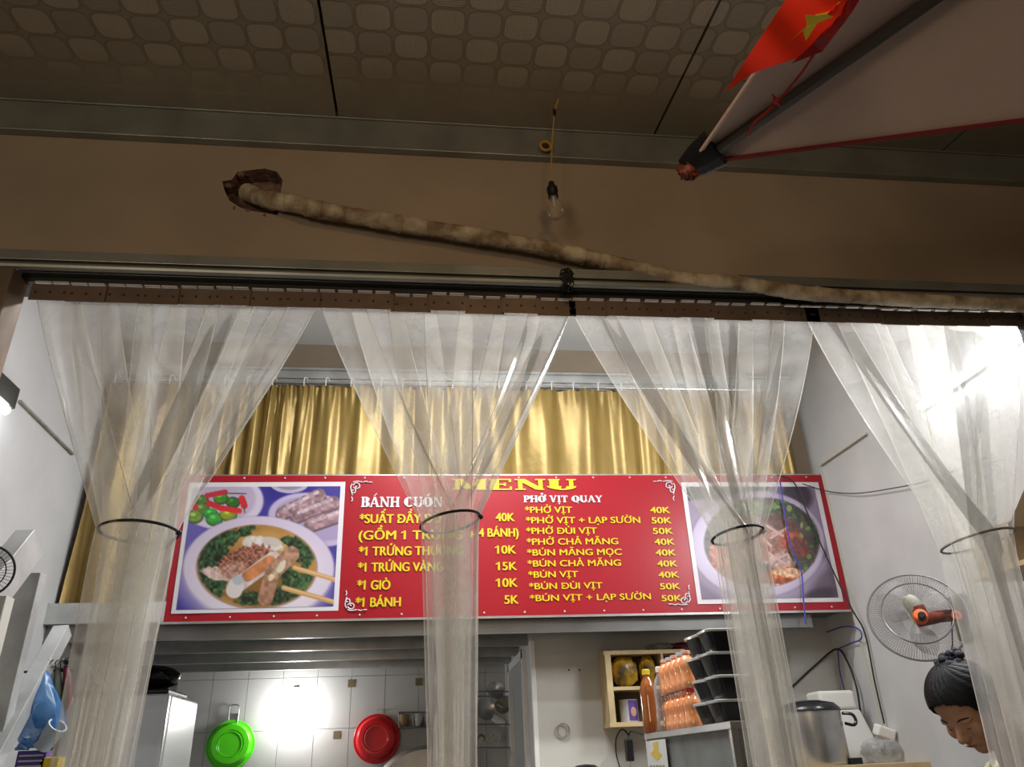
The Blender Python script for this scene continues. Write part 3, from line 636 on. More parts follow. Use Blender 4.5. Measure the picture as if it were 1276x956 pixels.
# slab-serif capitals drawn as strokes on a unit cell: (x0,y0,x1,y1,thick)
def slab(s, xl, xr, yb, cap, mname, thick=.2, thin=.10, name='menu_heading'):
    G = {}
    T, t = thick, thin; sf = .11
    def serif(x, y, wd=.34): return ('r', x - wd / 2, y if y < .5 else y - sf, x + wd / 2, y + sf if y < .5 else y)
    def V(x, y0=0, y1=1, w_=T): return ('r', x - w_ / 2, y0, x + w_ / 2, y1)
    def D(xa, ya, xb, yb_, w_): return ('d', xa, ya, xb, yb_, w_)
    def Arc(cx, cy, rx, ry, a0, a1, w0, w1): return ('a', cx, cy, rx, ry, a0, a1, w0, w1)
    G['M'] = (1.15, [V(.2, w_=t), V(.95), serif(.17, 0, .32), serif(.95, 0, .36), D(.22, 1, .57, .08, T), D(.57, .08, .92, 1, t), serif(.15, 1, .28), serif(.98, 1, .3)])
    G['E'] = (.85, [V(.22), ('r', .06, 0, .78, .11), ('r', .06, .89, .76, 1), ('r', .3, .45, .58, .55), ('r', .70, 0, .78, .30), ('r', .68, .70, .76, 1), ('r', .52, .36, .59, .64)])
    G['N'] = (1.05, [V(.2, w_=t), V(.85, w_=t), serif(.2, 0, .34), serif(.17, 1, .3), serif(.85, 1, .34), D(.2, 1, .84, .02, T)])
    G['U'] = (1.0, [V(.24, .35, 1), V(.80, .35, 1, t), serif(.24, 1, .38), serif(.80, 1, .32), Arc(.52, .35, .28, .30, PI, 2 * PI, T, t)])
    G['P'] = (.85, [V(.25), serif(.25, 0, .42), ('r', .06, .89, .5, 1), ('r', .3, .40, .5, .5), Arc(.5, .70, .22, .25, -PI / 2, PI / 2, T, T)])
    G['H'] = (1.0, [V(.22), V(.78), serif(.22, 0, .38), serif(.22, 1, .38), serif(.78, 0, .38), serif(.78, 1, .38), ('r', .22, .45, .78, .56)])
    G['O'] = (1.0, [Arc(.5, .5, .33, .44, 0, 2 * PI, T, T)])
    G['V'] = (.95, [D(.2, 1, .48, 0, T), D(.48, 0, .78, 1, t), serif(.18, 1, .36), serif(.79, 1, .3)])
    G['I'] = (.5, [V(.25), serif(.25, 0, .42), serif(.25, 1, .42)])
    G['T'] = (.9, [V(.45), serif(.45, 0, .4), ('r', .06, .88, .84, 1), ('r', .06, .7, .14, 1), ('r', .76, .7, .84, 1)])
    G['Q'] = (1.0, [Arc(.5, .5, .33, .44, 0, 2 * PI, T, T), D(.45, .16, .85, -.16, .12)])
    G['A'] = (1.0, [D(.14, 0, .48, 1, t), D(.50, 1, .84, 0, T), serif(.15, 0, .3), serif(.84, 0, .36), ('r', .28, .28, .7, .38)])
    G['Y'] = (.9, [D(.16, 1, .45, .42, T), D(.74, 1, .45, .42, t), V(.45, 0, .5), serif(.45, 0, .4), serif(.16, 1, .32), serif(.74, 1, .28)])
    G['B'] = (.9, [V(.25), ('r', .06, 0, .5, .11), ('r', .06, .89, .5, 1), ('r', .3, .46, .5, .56), Arc(.5, .745, .19, .20, -PI / 2, PI / 2, T, T), Arc(.5, .28, .24, .23, -PI / 2, PI / 2, T, T)])
    G['C'] = (.9, [Arc(.5, .5, .33, .44, .25 * PI, 1.75 * PI, T, T), ('r', .68, .68, .76, 1)])
    G[' '] = (.45, [])
    base = {'Ở': ('O', 'hook', 'horn'), 'Ị': ('I', 'dot'), 'Á': ('A', 'acute'), 'Ố': ('O', 'acute', 'circ')}
    polys = []; x = 0
    for ch in s:
        bs = base.get(ch, (ch,)); wd, st = G[bs[0]]; st = list(st); cxm = wd / 2
        for ac in bs[1:]:
            if ac == 'dot': st.append(('r', cxm - .09, -.28, cxm + .09, -.10))
            if ac == 'acute': st.append(D(cxm - .05, 1.08, cxm + .2, 1.34, .11))
            if ac == 'circ': st += [D(cxm - .22, 1.06, cxm, 1.22, .09), D(cxm, 1.22, cxm + .2, 1.06, .09)]
            if ac == 'hook': st += [Arc(cxm, 1.24, .09, .09, -.5 * PI, .9 * PI, .07, .07), D(cxm, 1.15, cxm, 1.04, .07)]
            if ac == 'horn': st += [Arc(.84, .98, .1, .14, -PI / 2, .4 * PI, .1, .1)]
        for q in st:
            if q[0] == 'r': polys.append([(x + q[1], q[2]), (x + q[3], q[2]), (x + q[3], q[4]), (x + q[1], q[4])])
            elif q[0] == 'd':
                _, a, b, c, d, w_ = q; polys.append([(x + a - w_ / 2, b), (x + a + w_ / 2, b), (x + c + w_ / 2, d), (x + c - w_ / 2, d)])
            else:
                _, cx, cy, rx, ry, a0, a1, w0, w1 = q; nS = 14
                for i in range(nS):
                    aa, ab = a0 + (a1 - a0) * i / nS, a0 + (a1 - a0) * (i + 1) / nS
                    wf = lambda a: (t * .45 + (w0 + (w1 - w0) * ((a - a0) / (a1 - a0))) * .55 * abs(math.cos(a)) + .02)
                    polys.append([(x + cx + (rx + wf(a)) * math.cos(a), cy + (ry + .06) * math.sin(a)) if o_ else (x + cx + (rx - wf(a)) * math.cos(a), cy + (ry - .06) * math.sin(a)) for a, o_ in ((aa, 0), (aa, 1), (ab, 1), (ab, 0))])
        x += wd
    p0, p1 = A(xl, yb, Y=YT), A(xr, yb, Y=YT); h_ = p0.z - A(xl, yb + cap, Y=YT).z; sx = (p1.x - p0.x) / x
    mb = MB()
    for k, pg in enumerate(polys): mb.add([(p0.x + a * sx, YT - .00002 * (k % 7), p0.z + b * h_) for a, b in pg], [tuple(range(len(pg)))])
    return mb.build(name, mname, ban)
slab('MENU', 562, 720, 610.5, 14, 'yellow', .30, .14)
slab('BÁNH CUỐN', 449, 552, 632, 13, 'whiteprint', .24, .13)
slab('PHỞ VỊT QUAY', 652, 751, 626, 8.5, 'whiteprint', .24, .13)
L1 = [('*SUẤT ĐẦY ĐỦ', 448, 549, 652, 11), ('(GỒM 1 TRỨNG +', 447, 592, 672.5, 11), ('4 BÁNH)', 597, 646, 669, 10.5), ('*1 TRỨNG THƯỜNG', 447, 577, 692.5, 11), ('*1 TRỨNG VÀNG', 446, 552, 712.5, 11), ('*1 GIÒ', 445, 486, 735, 11.5), ('*1 BÁNH', 443, 499, 756.5, 11.5),
      ('40K', 618, 641, 649.5, 10), ('10K', 620, 643, 690, 10), ('15K', 621, 644, 710.5, 10), ('10K', 621, 645, 731.5, 10.5), ('5K', 629, 646, 752.5, 10.5)]
for s, a, b, y, c in L1: put_text(s, a, b, y, c, 'yellow', .014)
L2 = [('PHỞ VỊT', 656, 713, '40K', 811, 835, 639.3), ('PHỞ VỊT + LẠP SƯỜN', 657, 798, '50K', 812.5, 837, 652.3), ('PHỞ ĐÙI VỊT', 657.5, 744, '50K', 814, 839, 665.5), ('PHỞ CHẢ MĂNG', 658, 770.5, '40K', 816, 841, 679), ('BÚN MĂNG MỌC', 658.5, 775, '40K', 817.5, 842.5, 692.5),
      ('BÚN CHẢ MĂNG', 659, 774, '40K', 819.5, 844.5, 706.2), ('BÚN VỊT', 660, 720.5, '40K', 821, 846.5, 720), ('BÚN ĐÙI VỊT', 661, 751, '50K', 823, 848, 734.5), ('BÚN VỊT + LẠP SƯỜN', 662, 811.5, '50K', 825, 850, 749.3)]
for s, a, b, pr, c, d, y in L2:
    put_text('*' + s, a - 1.5, b, y, 7.6, 'yellow', .012); put_text(pr, c, d, y, 7.4, 'yellow', .016)
def scroll(cx, cy, fx, fy):
    mb = MB()
    def pt_(x, y): p = A(cx + fx * x, cy + fy * y, Y=YT); return p
    cur = [[(0, 0), (3, -3), (7, -2), (8, 2), (5, 4), (3, 2), (5, 1)], [(0, 2), (3, 5), (2, 9), (-1, 9), (-2, 6), (1, 6)], [(-1, -2), (-3, 2), (-2, 8), (-1, 12)], [(0, -4), (5, -5), (12, -4)], [(13, -4), (16, -5), (19, -4)], [(-2, 14), (-1, 17), (-2, 20)], [(20, -4), (24, -4)]]
    for c in cur: mb.tube(smoothpath([pt_(*q) for q in c], 5), .0034, 5)
    return mb.build('scroll_ornament', 'whiteprint', ban)
scroll(440, 605, 1, 1); scroll(433, 756, 1, -1); scroll(838, 604, -1, 1); scroll(857, 749, -1, -1)
# printed photographs: painted on a fine grid of vertex colours (ink on the vinyl)
def vnoise(x, y, sc, seed=0):
    x, y = x / sc + seed * 17.3, y / sc + seed * 9.1; xi, yi = np.floor(x), np.floor(y); fx_, fy_ = x - xi, y - yi
    fx_, fy_ = fx_ * fx_ * (3 - 2 * fx_), fy_ * fy_ * (3 - 2 * fy_)
    h_ = lambda a, b: np.modf(np.abs(np.sin(a * 127.1 + b * 311.7) * 43758.5453))[0]
    return (h_(xi, yi) * (1 - fx_) + h_(xi + 1, yi) * fx_) * (1 - fy_) + (h_(xi, yi + 1) * (1 - fx_) + h_(xi + 1, yi + 1) * fx_) * fy_
class Paint:
    def __init__(s, x, y, bg): s.x, s.y = x, y; s.c = np.ones(x.shape + (3,)) * np.array(bg, float)
    def mix(s, m, col, nz=0, nsc=3, seed=0):
        col = np.ones(s.c.shape) * np.array(col, float)
        if nz: col = col * (1 + nz * (vnoise(s.x, s.y, nsc, seed) * 2 - 1)[..., None])
        s.c = s.c * (1 - m[..., None]) + col * m[..., None]; return m
    def e(s, cx, cy, rx, ry, col, rot=0, soft=.06, nz=0, nsc=3, seed=0, rag=0, clip=None):
        c_, s_ = math.cos(rot), math.sin(rot); dx, dy = s.x - cx, s.y - cy; u, v = (dx * c_ + dy * s_) / rx, (-dx * s_ + dy * c_) / ry
        r_ = np.sqrt(u * u + v * v)
        if rag: r_ = r_ + rag * (vnoise(s.x, s.y, 4, seed + 3) - .5)
        m = np.clip((1 - r_) / soft + .5, 0, 1)
        if clip is not None: m = m * clip
        return s.mix(m, col, nz, nsc, seed)
    def cap(s, x0, y0, x1, y1, r, col, nz=0, nsc=3, seed=0, rag=0, clip=None):
        dx, dy = x1 - x0, y1 - y0; t = np.clip(((s.x - x0) * dx + (s.y - y0) * dy) / (dx * dx + dy * dy), 0, 1)
        d = np.hypot(s.x - x0 - t * dx, s.y - y0 - t * dy)
        if rag: d = d + rag * (vnoise(s.x, s.y, 4, seed + 5) - .5)
        m = np.clip((r - d) / .8 + .5, 0, 1)
        if clip is not None: m = m * clip
        return s.mix(m, col, nz, nsc, seed)
def srgb2lin(c): c = np.clip(c / 255., 0, 1); return np.where(c < .04045, c / 12.92, ((c + .055) / 1.055) ** 2.4)
def print_mat():
    m = bpy.data.materials.new('photo_print'); m.use_nodes = True; N, L = _ns(m); a = N.new('ShaderNodeVertexColor'); a.layer_name = 'ink'
    L.new(a.outputs[0], N['Principled BSDF'].inputs['Base Color']); N['Principled BSDF'].inputs['Roughness'].default_value = .38; return m
M['print'] = print_mat()
def photo(frame, inner, nxg, nyg, painter):
    mb = MB(); q = [A(x, y, Y=YT + .002) for x, y in frame]; mb.poly(q); fp = mb.build('photo_border', 'whiteprint', ban)
    u, v = np.meshgrid(np.linspace(0, 1, nxg), np.linspace(0, 1, nyg)); I_ = np.array(inner, float)
    xx = (I_[0, 0] * (1 - u) + I_[1, 0] * u) * (1 - v) + (I_[3, 0] * (1 - u) + I_[2, 0] * u) * v; yy_ = (I_[0, 1] * (1 - u) + I_[1, 1] * u) * (1 - v) + (I_[3, 1] * (1 - u) + I_[2, 1] * u) * v
    col = srgb2lin(painter(xx, yy_)) * PRINTGAIN; vs = [A(a, b, Y=YT) for a, b in zip(xx.ravel(), yy_.ravel())]
    mb = MB().add(vs, [(j * nxg + i, j * nxg + i + 1, (j + 1) * nxg + i + 1, (j + 1) * nxg + i) for j in range(nyg - 1) for i in range(nxg - 1)])
    ob = mb.build('printed_photo', 'print', ban); me = ob.data; at_ = me.color_attributes.new('ink', 'FLOAT_COLOR', 'POINT')
    # merge step may reorder nothing: positions are unique, order kept
    buf = np.ones((len(me.vertices), 4)); buf[:, :3] = col.reshape(-1, 3); at_.data.foreach_set('color', buf.ravel().astype(np.float32)); return ob
PRINTGAIN = 0.72
def P1(x, y):
    p = Paint(x, y, (66, 58, 150)); o = lambda a, b: (200 + a / 3.984, 570 + b / 3.984)
    p.e(225, 680, 40, 60, (108, 96, 178), soft=.6); p.e(360, 612, 30, 20, (52, 44, 140), soft=.5)
    p.e(*o(640, 130), 24, 12, (190, 180, 205)); p.e(*o(640, 126), 19, 9, (150, 140, 160))
    p.e(*o(300, 215), 53, 36, (218, 206, 226)); p.e(*o(290, 205), 46, 30, (196, 178, 206), soft=.1)
    for a, b, r_, c in ((205, 215, 9, (88, 120, 62)), (205, 258, 10, (104, 140, 66)), (300, 205, 9.5, (76, 140, 48)), (360, 225, 9, (58, 110, 44)), (170, 295, 11, (124, 156, 66)), (250, 282, 9, (62, 170, 72)), (268, 308, 11, (70, 160, 66)), (338, 285, 11, (150, 158, 50))):
        X_, Y_ = o(a, b); p.e(X_, Y_, r_, r_ * .8, tuple(k * .62 for k in c)); p.e(X_ - .6, Y_ - 1, r_ * .86, r_ * .66, c, soft=.3, nz=.12); p.e(X_ - 2, Y_ - 3, r_ * .3, r_ * .2, tuple(min(255, k * 1.45) for k in c), soft=.8)
    p.cap(*o(232, 190), *o(322, 172), 3.2, (206, 48, 60)); p.cap(*o(322, 178), *o(425, 181), .8, (90, 90, 60)); p.cap(*o(240, 228), *o(300, 252), 3.6, (212, 44, 52)); p.cap(*o(300, 252), *o(392, 266), 3.4, (222, 48, 50)); p.cap(*o(404, 205), *o(416, 240), 4.2, (214, 44, 50)); p.cap(*o(416, 245), *o(418, 275), .8, (100, 90, 60)); p.cap(*o(168, 240), *o(175, 252), 3.5, (204, 60, 60))
    p.e(*o(760, 310), 57, 33, (196, 182, 214), rot=.15); p.e(*o(770, 305), 50, 27, (172, 156, 196), rot=.15, soft=.1)
    for a, b, c, d in ((605, 275, 790, 185), (675, 290, 860, 222), (745, 335, 890, 285)):
        X0, Y0 = o(a, b); X1, Y1 = o(c, d); p.cap(X0, Y0 + 2, X1, Y1 + 2, 8.6, (112, 86, 96)); p.cap(X0, Y0, X1, Y1, 7.6, (158, 126, 134), nz=.32, nsc=4, seed=int(a)); p.cap(X0 + 3, Y0 - 4, X1 - 3, Y1 - 3, 2.2, (196, 174, 182), nz=.2)
    cx, cy = o(487, 548); p.e(cx, cy + 2, 95, 66, (150, 132, 170), soft=.05); p.e(cx, cy, 93.5, 64, (214, 200, 222), soft=.03); p.e(cx - 4, cy + 16, 84, 58, (232, 222, 236), soft=.5)
    sx_, sy_ = o(478, 545); sp = p.e(sx_, sy_, 76, 53, (176, 142, 120), soft=.03); sp = p.e(sx_, sy_ - 1, 73, 51, (178, 128, 66), soft=.06, nz=.16, nsc=10); p.e(sx_ + 15, sy_ - 25, 36, 20, (196, 150, 84), soft=.5, clip=sp); p.e(sx_ + 20, sy_ + 30, 50, 20, (140, 96, 44), soft=.6, clip=sp)
    gc = (46, 72, 42)
    for a, b, rx, ry, rt, sd in ((250, 470, 20, 20, .6, 1), (300, 420, 26, 11, -.5, 2), (400, 375, 18, 6, -.4, 3), (440, 345, 5, 4, .3, 4), (255, 640, 17, 22, .3, 5), (230, 560, 13, 20, 0, 6), (690, 440, 14, 12, .4, 7), (720, 500, 10, 12, 0, 8), (690, 640, 26, 17, -.3, 9), (600, 690, 26, 12, 0, 10), (450, 700, 20, 9, -.1, 11), (640, 580, 12, 10, 0, 12), (770, 485, 6, 3, .3, 13), (640, 415, 12, 6, .4, 14)):
        p.e(*o(a, b), rx, ry, gc, rot=rt, soft=.3, nz=.75, nsc=3.2, seed=sd, rag=.55, clip=sp)
    for i in range(34):
        a, b = rng.uniform(190, 720), rng.uniform(400, 720)
        if (a < 340 and b < 700) or (a > 600 and b > 540): p.e(*o(a, b), rng.uniform(1.5, 4), rng.uniform(1, 2.4), (92, 122, 66), rot=rng.uniform(0, 3), soft=.4, clip=sp)
    p.e(*o(505, 432), 27, 10, (226, 216, 208), rot=.12, soft=.15, nz=.07, rag=.2); p.e(*o(550, 420), 12, 6, (206, 196, 190), rot=.2, soft=.3)
    p.e(*o(285, 580), 20, 8, (218, 190, 178), rot=.25, soft=.2, nz=.12, rag=.3); p.e(*o(430, 510), 36, 17, (150, 96, 76), rot=-.25, soft=.12, nz=.5, nsc=2.2, seed=4, rag=.35); p.e(*o(360, 560), 16, 10, (178, 132, 116), rot=-.3, soft=.3, nz=.3, nsc=3, seed=8)
    p.cap(*o(375, 640), *o(560, 505), 9.5, (214, 200, 196), nz=.1, nsc=6); p.cap(*o(430, 590), *o(545, 515), 7, (206, 132, 84), nz=.14, nsc=5); p.cap(*o(375, 640), *o(365, 660), 10, (224, 214, 212)); p.e(*o(385, 610), 7, 6, (182, 190, 196), soft=.5)
    p.cap(*o(520, 700), *o(560, 560), 9.5, (166, 122, 98), nz=.2, nsc=5, seed=2); p.cap(*o(560, 570), *o(650, 480), 9.8, (172, 130, 106), nz=.22, nsc=4, seed=3); p.cap(*o(545, 600), *o(610, 520), 3.5, (204, 178, 150), nz=.25); p.e(*o(600, 545), 4, 8, (222, 214, 190), rot=.5, soft=.4)
    p.cap(*o(665, 548), *o(880, 612), 2.9, (206, 160, 104)); p.cap(*o(665, 545), *o(880, 608), 1.1, (228, 190, 138)); p.cap(*o(612, 648), *o(880, 724), 3.1, (204, 156, 100)); p.cap(*o(612, 645), *o(880, 720), 1.2, (228, 188, 134))
    return p.c
def P2(x, y):
    p = Paint(x, y, (146, 130, 158)); o = lambda a, b: (800 + a / 3.984, 570 + b / 3.984)
    p.cap(*o(200, 130), *o(560, 100), 22, (52, 62, 66)); p.e(*o(770, 190), 20, 16, (58, 46, 60), rot=.6, soft=.4); p.cap(*o(760, 140), *o(900, 480), 5, (70, 56, 76)); p.e(*o(930, 640), 22, 22, (112, 98, 116), soft=.6); p.e(*o(320, 640), 22, 26, (126, 108, 134), soft=.6); p.e(*o(880, 690), 20, 10, (70, 58, 72), rot=-.3, soft=.6)
    cx, cy = o(575, 430); p.e(cx, cy + 2, 85, 67, (104, 90, 116), soft=.06); p.e(cx, cy, 83, 66, (188, 172, 204), soft=.03); p.e(cx + 2, cy + 8, 76, 60, (214, 200, 224), soft=.4)
    sp = p.e(cx + 5, cy - 2, 72, 56, (70, 62, 56), soft=.04, nz=.3, nsc=4)
    for i in range(230):
        a, b = rng.uniform(300, 890), rng.uniform(210, 590)
        u, v = (a - 600) / 290, (b - 430) / 230
        if (u + 0.25) * .9 - v * .6 > .30 or v < -.45: c = [(66, 110, 48), (44, 82, 40), (104, 138, 70), (32, 56, 34), (136, 156, 96)][rng.integers(5)]; p.e(*o(a, b), rng.uniform(2, 5), rng.uniform(1.5, 3.5), c, rot=rng.uniform(0, 3), soft=.3, clip=sp)
    for a, b, rx, ry, rt, c, sd in ((650, 370, 22, 13, .5, (168, 128, 118), 1), (700, 330, 24, 10, .4, (96, 52, 44), 2), (735, 420, 18, 14, .3, (168, 72, 40), 3), (780, 450, 16, 12, .6, (112, 48, 34), 4), (660, 500, 24, 14, .6, (186, 146, 140), 5), (610, 440, 18, 14, .2, (146, 84, 64), 6), (500, 430, 26, 20, .1, (170, 110, 84), 7), (430, 530, 24, 22, .4, (160, 86, 60), 8), (700, 590, 22, 12, -.1, (206, 108, 44), 9), (720, 570, 20, 6, .1, (226, 178, 140), 10), (700, 620, 20, 6, 0, (176, 76, 36), 11), (560, 610, 22, 14, 0, (150, 90, 70), 12), (650, 645, 14, 5, .1, (214, 196, 190), 13), (540, 340, 26, 12, .2, (120, 80, 66), 14), (390, 480, 16, 12, .4, (190, 110, 80), 15)):
        p.e(*o(a, b), rx, ry, c, rot=rt, soft=.25, nz=.35, nsc=3, seed=sd, rag=.45, clip=sp)
    for a, b, c, d in ((620, 340, 700, 390), (640, 400, 720, 350), (620, 470, 730, 540), (640, 520, 720, 480), (600, 400, 640, 440)): p.cap(*o(a, b), *o(c, d), 1.5, (206, 170, 160), clip=sp)
    return p.c
photo([(236, 601.5), (430.5, 600.5), (421.5, 761), (213, 765)], [(241, 607), (424.3, 606), (415.5, 755.5), (219.5, 760)], 200, 156, P1)
photo([(848.5, 601), (1019.5, 601), (1051, 750), (869.5, 753)], [(855, 606.5), (1014.5, 606.5), (1045, 744.5), (874.5, 747)], 180, 140, P2)
# cords over the banner and conduits on the right wall
def cable(name, label, pts, r, m, cat='cable', Y=None):
    P_ = []
    for p in pts:
        q = A(p[0], p[1], **p[2])
        if q.x > XR - .018: q = A(p[0], p[1], X=XR - .02)
        if q.y > YP - .015 and q.x > .7: q = A(p[0], p[1], Y=YP - .02)
        P_.append(q)
    sp = smoothpath(P_, 6)
    return tag(MB().tube(sp, r, 6).build(name, m, smooth=True, o=sp[len(sp) // 2]), label, cat)
yb_ = {'Y': YS - .03}
cable('black_cable', 'thin black cable running slantwise down over the right bowl picture', [(968, 592, yb_), (988, 600, yb_), (1000, 625, yb_), (1020, 672, yb_), (1042, 720, yb_), (1062, 760, {'Y': 4.24}), (1078, 790, {'X': XR - .02}), (1090, 850, {'X': XR - .02}), (1102, 902, {'X': XR - .02})], .0045, 'blackrub')
cable('dangling_cord', 'dark blue cord hanging straight down over the right bowl picture', [(972, 600, yb_), (978, 640, yb_), (985, 680, yb_), (998, 710, yb_), (1001, 745, yb_), (1004, 778, yb_)], .0045, 'bluewire', 'cord')
cable('looped_blue_cord', 'blue cord looped over the bare wall right below the banner', [(1030, 788, {'Y': YP - .02}), (1052, 781, {'Y': YP - .03}), (1070, 784, {'X': XR - .03}), (1073, 796, {'X': XR - .03}), (1060, 802, {'Y': YP - .03}), (1046, 808, {'Y': YP - .02})], .004, 'bluewire', 'cord')
cable('sagging_black_cable', 'thin black cable sagging across the right wall above the fan', [(1000, 603, {'Y': 4.25}), (1030, 612, {'X': XR - .03}), (1065, 615, {'X': XR - .03}), (1110, 609, {'X': XR - .03}), (1160, 598, {'X': XR - .03}), (1230, 570, {'X': XR - .03})], .003, 'blackrub')
cable('forked_black_cable', 'black cable rising from the counter corner to a nail below the banner', [(985, 858, {'Y': YP - .02}), (1015, 830, {'Y': YP - .02}), (1042, 809, {'Y': YP - .02}), (1056, 825, {'Y': YP - .03}), (1068, 860, {'X': XR - .03}), (1074, 905, {'X': XR - .03})], .006, 'blackrub')
cable('hanging_blue_cord', 'short dark blue cord dropping from the nail to the foam box', [(1044, 810, {'Y': YP - .03}), (1046, 835, {'Y': YP - .03}), (1052, 860, {'Y': YP - .03})], .004, 'bluewire', 'cord')
def conduit(label, pts, wd=.016):
    mb = MB(); P_ = [A(x, y, X=XR - .008) for x, y in pts]
    for a, b in zip(P_, P_[1:]): mb.beam(a, b, .014, wd, upv=(1, 0, 0))
    return tag(mb.build('cable_conduit', 'offwhite', o=P_[0]), label, 'conduit')
conduit('cream cable conduit running down the right wall beside the banner end', [(1022, 578), (1060, 745), (1104, 915)], .026)
cp2 = A(24, 500, X=XL + .006); cp3 = A(90, 566, X=XL + .006); tag(MB().beam(cp2, cp3, .012, .018, upv=(1, 0, 0)).build('cable_conduit', 'fangrey', o=cp2), 'thin grey conduit slanting down the left wall below the lamp', 'conduit')
conduit('short slanting cream conduit on the right wall above the banner corner', [(1022, 580), (1080, 540)], .022)
# ------------------------------------------------------------------ lamps
lamp = thing('tube_lamp', 'glaring white tube lamp on the right wall behind the rightmost strip curtain', 'lamp', (XR, 2.75, 2.9))
MB().box((XR - .03, 2.40, 2.865), (XR, 3.22, 2.90)).build('batten', 'white', lamp, bevel=.004)
MB().tube([(XR - .055, 2.42, 2.875), (XR - .055, 3.20, 2.875)], .016, 12).build('glass_tube', 'tube', lamp, smooth=True)
light('tube_lamp_light', 'AREA', (XR - .09, 2.80, 2.88), 26, (.96, .98, 1), .78, (0, 2.8, 2.5), .05).rotation_euler
p = A(-14, 503, X=XL); l2 = thing('wall_lamp', 'small lit wall lamp with a dark bracket at the left edge', 'lamp', p)
MB().box((XL, p.y - .12, p.z + .02), (XL + .06, p.y + .10, p.z + .12)).build('bracket', 'rail', l2)
MB().tube([(XL + .045, p.y - .14, p.z - .005), (XL + .045, p.y + .06, p.z - .005)], .022, 12).build('glass_tube', 'tubedim', l2, smooth=True)
light('wall_lamp_light', 'POINT', (XL + .13, p.y, p.z - .02), .8, (.95, .97, 1), .05)
p = A(365, 885, Y=YB - .10); l3 = thing('kitchen_bulb', 'glaring white round bulb on the tiled back wall', 'lamp', (p.x, YB, p.z))
MB().lathe([(.045, 0), (.045, .03), (.02, .035)], (p.x, YB - .012, p.z + .02), 20, (0, -1, 0)).build('base', 'white', l3, smooth=True)
MB().box((p.x - .02, YB - .03, p.z + .04), (p.x + .02, YB - .012, p.z + .16)).build('cable_cover', 'offwhite', l3)
MB().ell((p.x, YB - .10, p.z), (.075, .06, .07)).build('glass_globe', 'bulbon', l3, smooth=True)
light('kitchen_bulb_light', 'POINT', (p.x, YB - .22, p.z), 5, (1, .98, .95), .06)
# ------------------------------------------------------------------ wall fan
fc = A(1143, 768, Y=3.36); fn = thing('wall_fan', 'round wire-caged wall fan with orange hub on the right wall', 'fan', (XR, fc.y, fc.z))
fax = (Vector((CAM[0], CAM[1], CAM[2])) - fc).normalized(); fax = (fax + Vector((0.10, 0, .42))).normalized()
ua = fax.cross(Vector((0, 0, 1))).normalized(); va = ua.cross(fax)
R0 = .207
def ringp(r, off, n_=48): return [fc + (ua * math.cos(2 * PI * k / n_) + va * math.sin(2 * PI * k / n_)) * r + fax * off for k in range(n_)]
gm = MB().tube(ringp(R0, 0, 64), .0045, 6, closed=True); gm.tube(ringp(R0 * .70, .035, 48), .003, 5, closed=True); gm.build('guard_ring', 'wire', fn, smooth=True)
gw = MB()
for k in range(110):
    a = 2 * PI * k / 110; d = ua * math.cos(a) + va * math.sin(a)
    gw.tube([fc + d * R0, fc + d * R0 * .88 + fax * .025, fc + d * R0 * .55 + fax * .040, fc + d * R0 * .20 + fax * .045], .0008, 4, cap=False)
    gw.tube([fc + d * R0, fc + d * R0 * .86 - fax * .03, fc + d * R0 * .3 - fax * .05], .0007, 4, cap=False)
gk = gw.build('guard_wires', 'wire', fn); gk['kind'] = 'stuff'
bl = MB()
for k in range(3):
    a0 = 2 * PI * k / 3 + .5; vs = []
    for i in range(9):
        for j in range(7):
            r_ = R0 * (.12 + .75 * i / 8); wv = .9 * math.sin(PI * min(1, .25 + .75 * i / 8)) + .3; a = a0 + (j / 6 - .5) * wv; tw2 = (j / 6 - .5) * .05
            vs.append(fc + (ua * math.cos(a) + va * math.sin(a)) * r_ + fax * (tw2 - .0))
    bl.add(vs, [(i * 7 + j, i * 7 + j + 1, (i + 1) * 7 + j + 1, (i + 1) * 7 + j) for i in range(8) for j in range(6)])
bl.build('blades', 'fanblade', fn, smooth=True)
def F(x, y, off=.05): return A(x, y, Y=fc.y - off)
motor = MB(); m0, m1 = F(1133, 748, .07), F(1149, 768, .075)
motor.tube([m0 + (m0 - m1) * .25, m0, m0.lerp(m1, .5), m1, m1 + (m1 - m0) * .4], [.018, .034, .038, .042, .03], 16, 0)
mo = motor.build('motor_housing', 'fangrey', fn, smooth=True)
MB().tube([F(1142, 757, .08), F(1150, 772, .09), F(1165, 770, .085), F(1174, 768, .08)], [.034, .040, .026, .018], 14).build('yoke', 'fanred', fn, smooth=True)
MB().lathe([(.030, -.02), (.032, .0), (.026, .018), (.0, .022)], F(1147, 768, .12), 20, fax).build('swivel_knob', 'fanorange', fn, smooth=True)
MB().lathe([(.0165, 0), (.0165, .028), (.012, .034), (0, .035)], F(1149, 770, .14), 16, fax).build('knob_cap', 'black', fn, smooth=True)
ar = MB(); ar.beam(F(1165, 769, .07), F(1187, 767, .05), .035, .05); ar.beam(F(1183, 767, .05), Vector((XR, fc.y + .06, fc.z + .01)), .04, .045); ar.build('arm', 'fanred', fn, bevel=.004)
MB().lathe([(.022, 0), (.022, .012), (.010, .014), (.008, .004)], F(1192, 768, .075), 16, fax).build('arm_bolt', 'fanorange', fn, smooth=True)
MB().box((XR - .02, fc.y - .02, fc.z - .10), (XR, fc.y + .10, fc.z + .10)).build('wall_plate', 'fangrey', fn, bevel=.005)
MB().tube(smoothpath([F(1186, 775, .04), F(1187, 800, .0), F(1190, 825, 0), Vector((XR - .02, fc.y, 1.5)), Vector((XR - .02, fc.y, 1.3))], 6), .003, 6).build('power_cord', 'blackrub', fn, smooth=True)
